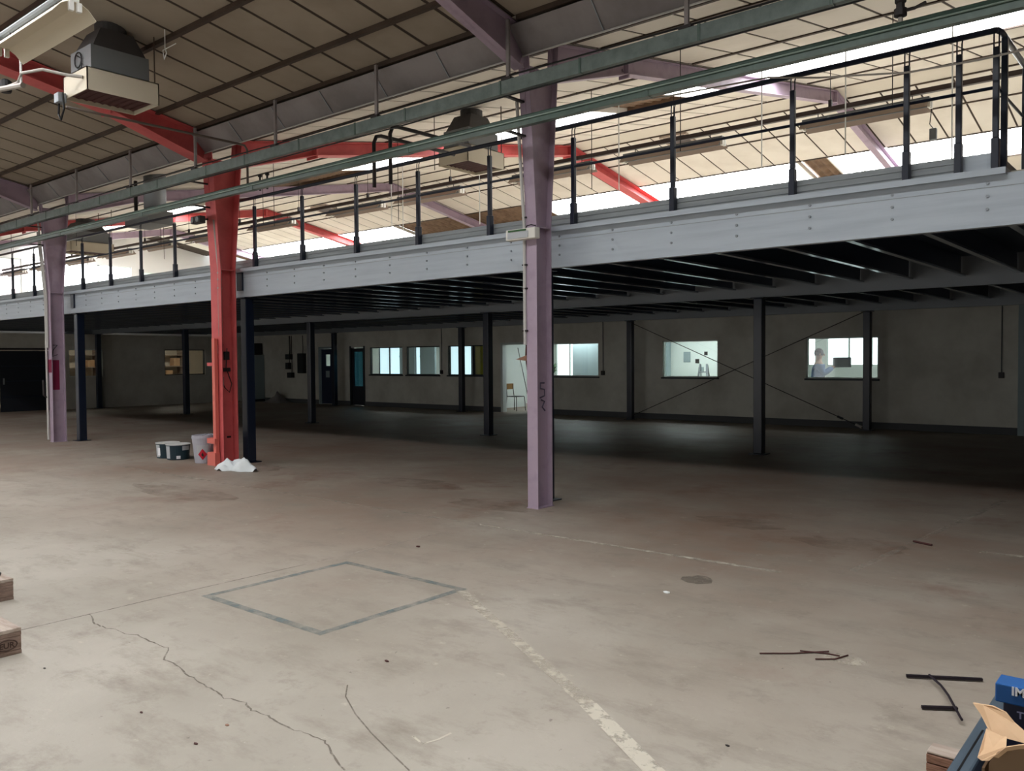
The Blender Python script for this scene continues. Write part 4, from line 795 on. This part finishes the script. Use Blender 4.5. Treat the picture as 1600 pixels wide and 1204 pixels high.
# ------------------------------------------------------------------ buckets and cloth at the red column
def bucket(c, r0, r1, h, mat, lab, lid, teal):
    t = thing('paint_bucket', lab, 'bucket', c); x, y = c[0], c[1]
    obj('body', MB().lathe([(r0, 0), (r0+.004, .01), (r1, h-.05), (r1+.006, h-.05), (r1+.006, h-.03), (r1, h-.03), (r1, h), (r1-.008, h), (r0-.008, .012), (.001, .012)] if not lid else [(r0, 0), (r0+.004, .01), (r1, h-.03), (r1, h)], (x, y, 0), 28, cap=True if lid else False), mat, t, smooth=False)
    if lid: obj('lid', MB().lathe([(r1+.002, 0), (r1+.009, .004), (r1+.009, .016), (r1-.005, .018), (r1-.015, .013)], (x, y, h-.012), 28), 'bucket_lid', t)
    def patch(name, a0, a1, z0, z1, m, k=6, off=.002):
        mb = MB()
        for i in range(k+1):
            a = a0+(a1-a0)*i/k
            for z in (z0, z1): rr = r0+(r1-r0)*z/h+off+.003; mb.v.append(Vector((x+rr*math.cos(a), y+rr*math.sin(a), z)))
        for i in range(k): mb.f.append((2*i, 2*i+2, 2*i+3, 2*i+1))
        return obj(name, mb, m, t)
    fa = math.atan2(-y, -x)
    if teal:
        patch('label', fa+.55, fa+1.5, h*.08, h*.82, 'bucket_label') if teal == 2 else patch('label', fa+.35, fa+1.1, h*.62, h*.9, 'bucket_label')
        patch('label', fa-1.3, fa-.75, h*.1, h*.9, 'bucket_label')
        patch('label_print', fa-.15, fa+.2, h*.08, h*.28, 'print_white', 3, .004) if teal == 1 else patch('label_print', fa-1.0, fa-.7, h*.2, h*.7, 'print_white', 3, .004)
    else:
        patch('label', fa-.75, fa+.35, h*.30, h*.66, 'bucket_label')
        mb = MB()
        for da, z in ((0, .055), (.42, .145), (0, .235), (-.42, .145)): a = fa-.2+da; rr = (r0+(r1-r0)*z/h+.009)*(1 if da == 0 else 1); mb.v.append(Vector((x+rr*math.cos(a), y+rr*math.sin(a), z)))
        c0 = Vector((x+(r0+.03)*math.cos(fa-.2), y+(r0+.03)*math.sin(fa-.2), .145)); mb.v.append(c0); mb.f = [(0, 1, 4), (1, 2, 4), (2, 3, 4), (3, 0, 4)]; obj('hazard_diamond', mb, 'hazard_red', t)
        obj('flame_mark', MB().poly([c0+(EYE-c0).normalized()*.004+v for v in (Vector((-.02, 0, -.03)), Vector((.02, .016, -.03)), Vector((.012, .01, .0)), Vector((0, 0, .035)), Vector((-.014, -.01, .0)))]), 'black', t)
        hd = [Vector((x+(r1+.01)*math.cos(fa+s), y+(r1+.01)*math.sin(fa+s), h-.06)) for s in (1.57, -1.57)]
        obj('handle', MB().tube([hd[0], hd[0].lerp(hd[1], .25)+Vector((.0, .05, .04)), hd[0].lerp(hd[1], .5)+Vector((0, .07, .075)), hd[0].lerp(hd[1], .75)+Vector((0, .05, .04)), hd[1]], .006, 6), 'chrome', t)
    return t
bucket((-13.42, 7.06, 0), .17, .185, .25, 'bucket_teal', 'teal paint bucket with white lid and vertical pale lettering panel', True, 2)
bucket((-13.05, 7.04, 0), .17, .185, .25, 'bucket_teal', 'teal paint bucket with white lid and small white square on its label', True, 1)
bucket((-12.26, 7.06, 0), .145, .19, .44, 'bucket_grey', 'tall grey plastic bucket with red hazard diamond', False, 0)
cl = MB(); n = 26; random.seed(3)
import mathutils
for i in range(n+1):
    for j in range(n+1):
        u, v_ = i/n*2-1, j/n*2-1; r = math.hypot(u, v_); th = math.atan2(v_, u); edge = .85+.18*math.sin(3*th+1)+.1*math.sin(7*th)
        k = r/edge; nz = mathutils.noise.noise(Vector((u*2.6, v_*2.6, 4))) ; nz2 = mathutils.noise.noise(Vector((u*6, v_*6, 9)))
        z = max(.006, (.13+.10*nz)*max(0, 1-k**4)+.055*nz2*max(0, 1.1-k)) if k < 1.1 else .004
        s = min(1, edge/r) if r > 1e-6 else 1
        cl.v.append(Vector((-11.03+u*s*.44+v_*s*.05, 6.84+v_*s*.22, z)))
for i in range(n):
    for j in range(n): a = i*(n+1)+j; cl.f.append((a, a+n+1, a+n+2, a+1))
tag(obj('crumpled_cloth', cl, 'cloth', smooth=True), 'crumpled white cloth on the floor at the red column', 'cloth')
# ------------------------------------------------------------------ pallets on the left
def pallet(x1, y1, lab, stamp):
    t = thing('pallet', lab, 'pallet', (x1-.6, y1-.4, 0)); x0, y0 = x1-1.2, y1-.8
    for yy in (y0, y0+.35, y1-.145): obj('bottom_board', MB().box(x0, yy, 0, x1, yy+.145 if yy > y0+.5 else yy+.1, .022), 'wood_block', t, bevel=.003)
    for xx in (x0, x0+.5275, x1-.145):
        for yy in (y0, y0+.3275, y1-.145): b = obj('block', MB().box(xx, yy, .022, xx+.145, yy+.145, .10), 'wood_block', t, bevel=.006)
        obj('stringer_board', MB().box(xx, y0, .10, xx+.145, y1, .122), 'wood_block', t, bevel=.003)
    for k in range(5): yy = y0+k*(.8-.145)/4 if True else 0; w_ = .145 if k in (0, 2, 4) else .10; obj('top_board', MB().box(x0, y0+(.8-w_)*k/4, .122, x1, y0+(.8-w_)*k/4+w_, .144), 'wood', t, bevel=.004)
    if stamp:
        obj('stamp_ring', MB().tube([(x1+.001, y1-.075+.052*math.cos(a), .06+.028*math.sin(a)) for a in [i*math.pi/10 for i in range(21)]], .003, 4), 'stamp', t)
        text_part('EUR', .042, 'stamp', t, (x1+.001, y1-.075, .045), (0, 1, 0), (0, 0, 1), .001, 0, .001, 'CENTER')
    return t
pallet(-5.03, 1.78, 'weathered wooden pallet with an oval burned stamp on its corner block', True)
pallet(-6.22, 2.16, 'brown wooden pallet with a black strap end on its corner', False)
stp = MB().tube([(-6.35, 2.12, .15), (-6.42, 2.05, .2), (-6.55, 1.9, .3)], .02, 6); tag(obj('black_strap', stp, 'black'), 'black strap end lying up from the rear pallet', 'strap')
# ------------------------------------------------------------------ loose things on the right foreground floor
F2 = lambda x, y, z=.0: onfloor(x, y, z)
a, b = F2(1416, 1055, .012), F2(1535, 1061, .012); tag(obj('steel_bar', MB().bar(a, b, .015, .012), 'rod_black'), 'longer dark steel bar lying on the concrete floor', 'bar')
a, b = F2(1440, 1104, .012), F2(1496, 1106, .012); tag(obj('steel_bar', MB().bar(a, b, .016, .012), 'rod_black'), 'shorter dark steel bar lying on the concrete floor', 'bar')
tag(obj('bent_rod', MB().tube([F2(*p, .028) for p in ((1452, 1054), (1470, 1070), (1482, 1086), (1491, 1103), (1503, 1124))], .006, 6), 'rod_black'), 'thin curved dark rod lying across the two steel bars', 'rod')
for pts, lab in ((((1187, 1020), (1240, 1020), (1295, 1017)), 'longest rusty wire scrap on the floor'), (((1250, 1016), (1290, 1020), (1312, 1024)), 'middle rusty wire scrap on the floor'), (((1274, 1029), (1305, 1029), (1325, 1023)), 'short kinked rusty wire scrap on the floor')):
    tag(obj('wire_scrap', MB().tube([F2(*p, .006) for p in pts], .004, 5), 'rust_dark'), lab, 'wire')
tag(obj('wire_scrap', MB().tube([F2(1427, 845, .01), F2(1456, 851, .01)], .01, 5), 'rust_dark'), 'dark rod scrap on the floor below the mezzanine edge', 'wire')
for px, s, mt, lab in (((653, 854), .05, 'rust_dark', 'small dark scrap beyond the blue floor square'), ((604, 1033), .03, 'rust_dark', 'tiny dark chip near the floor crack'), ((1042, 926), .05, 'paper', 'small pale scrap of paper on the floor'), ((221, 1113), .02, 'rust_dark', 'dark pebble beside the long floor crack'), ((355, 1133), .02, 'wood_edge', 'brown chip beside the long floor crack'), ((306, 1162), .022, 'rust_dark', 'flat dark crumb beside the long floor crack'), ((70, 1044), .018, 'dark_metal', 'dark crumb near the stamped pallet'), ((1137, 1165), .02, 'dark_metal', 'dark crumb near the painted stripe')):
    s *= .6; c = F2(*px); q = MB(); q.prism([c+Vector((math.cos(i*1.05)*s*random.uniform(.6, 1.1), math.sin(i*1.05)*s*.6*random.uniform(.6, 1.1), .001)) for i in range(6)], (0, 0, s*.25)); tag(obj('floor_scrap', q, mt), lab, 'scrap')
# low trolley frame, cartons, boards
tr = thing('low_trolley', 'blue-grey steel trolley frame under the open carton', 'trolley', (-.3, 2.9, 0))
zt = .36; pA, pB = F2(1551, 1072, zt), F2(1478, 1212, zt)
xl = -.60
obj('side_rail', MB().box(xl, 2.2, .30, xl+.062, 3.62, .36), 'steel_blue', tr, bevel=.008); obj('rail_slot', MB().box(xl+.027, 2.2, .3602, xl+.033, 3.1, .3615), 'black', tr)
obj('side_rail', MB().box(.5, 2.2, .30, .56, 3.62, .36), 'steel_blue', tr, bevel=.008)
for y in (2.2, 3.56): obj('cross_rail', MB().box(xl+.062, y, .30, .5, y+.06, .355), 'steel_blue', tr)
obj('tray_floor', MB().box(xl+.062, 2.26, .30, .5, 3.56, .315), 'label_navy', tr)
for x in (xl+.03, .53):
    for y in (2.4, 3.4):
        l = obj('leg', MB().box(x-.02, y-.02, .1, x+.02, y+.02, .3), 'steel_blue', tr); obj('wheel', MB().tube([(x-.02, y, .055), (x+.02, y, .055)], .055, 14), 'black', tr)
tag(obj('green_cord', MB().tube([Vector((-.565, 3.6, .365)), Vector((-.5, 3.72, .36)), Vector((-.36, 4.0, .38)), Vector((-.2, 4.4, .3)), Vector((0, 4.7, .02))], .010, 6), 'trunk_green'), 'dark green cord trailing off the trolley corner', 'cord')
bx = thing('printed_box', 'navy box with a bright blue band and white lettering on the trolley', 'box', (-.2, 3.0, .32))
Yb = 2.92; L0 = atY(1556, 1064, Yb); zt_ = L0.z; xl2 = L0.x; zb_ = atY(1556, 1093, Yb).z
obj('carton', MB().box(xl2+.02, Yb, .32, .35, Yb+.07, zb_), 'label_navy', bx, bevel=.004); obj('blue_band', MB().box(xl2, Yb-.012, zb_, .36, Yb+.08, zt_), 'label_blue', bx, bevel=.004)
q = atY(1580, 1084, Yb-.013); text_part('IMER', .036, 'print_white', bx, (q.x, Yb-.0135, q.z-.002), (1, 0, 0), (0, 0, 1), .0008, 0, .0012)
q = atY(1589, 1121, Yb); text_part('TM', .03, 'print_lilac', bx, (q.x, Yb-.0015, q.z), (1, 0, 0), (0, 0, 1), .0008, 0, .0008)
# open cardboard carton standing on the trolley
cbx = thing('open_carton', 'open cardboard carton with torn flaps on the trolley', 'carton', (-.15, 2.35, .36))
A_ = F2(1527, 1184, .62); B_ = F2(1552, 1149, .62); Yc0, Yc1 = A_.y, B_.y; x0 = A_.x+.01; x1 = x0+.5; w_ = .006; zc = .60
obj('body', MB().box(x0, Yc1-w_, .32, x1, Yc1, zc).box(x0, Yc0, .32, x0+w_, Yc1, zc).box(x1-w_, Yc0, .32, x1, Yc1, zc).box(x0, Yc0, .316, x1, Yc1, .322), 'cardboard_shade', cbx)
fp = [atY(x, y, Yc0) for x, y in ((1545, 1192), (1558, 1176), (1573, 1168), (1590, 1166), (1612, 1168), (1640, 1164))]
obj('front_side', MB().prism([(fp[0].x, Yc0, .32)]+fp+[(x1, Yc0, fp[-1].z), (x1, Yc0, .32)], (0, w_, 0)), 'cardboard_shade', cbx)
def flap(pts, name='flap'): mb = MB(); mb.prism(pts, (.001, .005, .001)); return obj(name, mb, 'cardboard', cbx)
flap([atY(x, y, Yc1+dy) for x, y, dy in ((1552, 1149, 0), (1572, 1153, 0), (1598, 1160, 0), (1640, 1172, 0), (1640, 1150, .02), (1600, 1143, .03), (1584, 1129, .05), (1571, 1113, .06), (1551, 1103, .06), (1536, 1101, .06), (1520, 1098, .07), (1532, 1115, .05), (1542, 1135, .02))])
flap([atY(x, y, Y_) for x, y, Y_ in ((1541, 1138, Yc1), (1552, 1149, Yc1), (1572, 1152, Yc1-.02), (1571, 1167, Yc0+.05), (1556, 1178, Yc0+.02), (1546, 1188, Yc0), (1534, 1188, Yc0-.01), (1527, 1183, Yc0-.01))], 'inner_flap')
flap([atY(x, y, Yc0-.008) for x, y in ((1552, 1182), (1572, 1167), (1592, 1164), (1640, 1160), (1640, 1167), (1592, 1170), (1574, 1173), (1560, 1184))], 'torn_edge')
# stack of boards on the floor
pl = F2(1447, 1171, .15); bs = [('thin timber board in the small stack beside the trolley', 'boards beside the trolley')]
for k in range(5):
    z = .003+.034*k; dx = random.uniform(-.004, .004); tag(obj('timber_board', MB().box(pl.x+dx, pl.y+dx, z, pl.x+.52+dx, pl.y+.09, z+(.031 if k < 4 else .008)), 'wood_edge' if k < 4 else 'wood', bevel=.003), 'thin timber board in the small stack beside the trolley', 'board', 'boards beside the trolley')
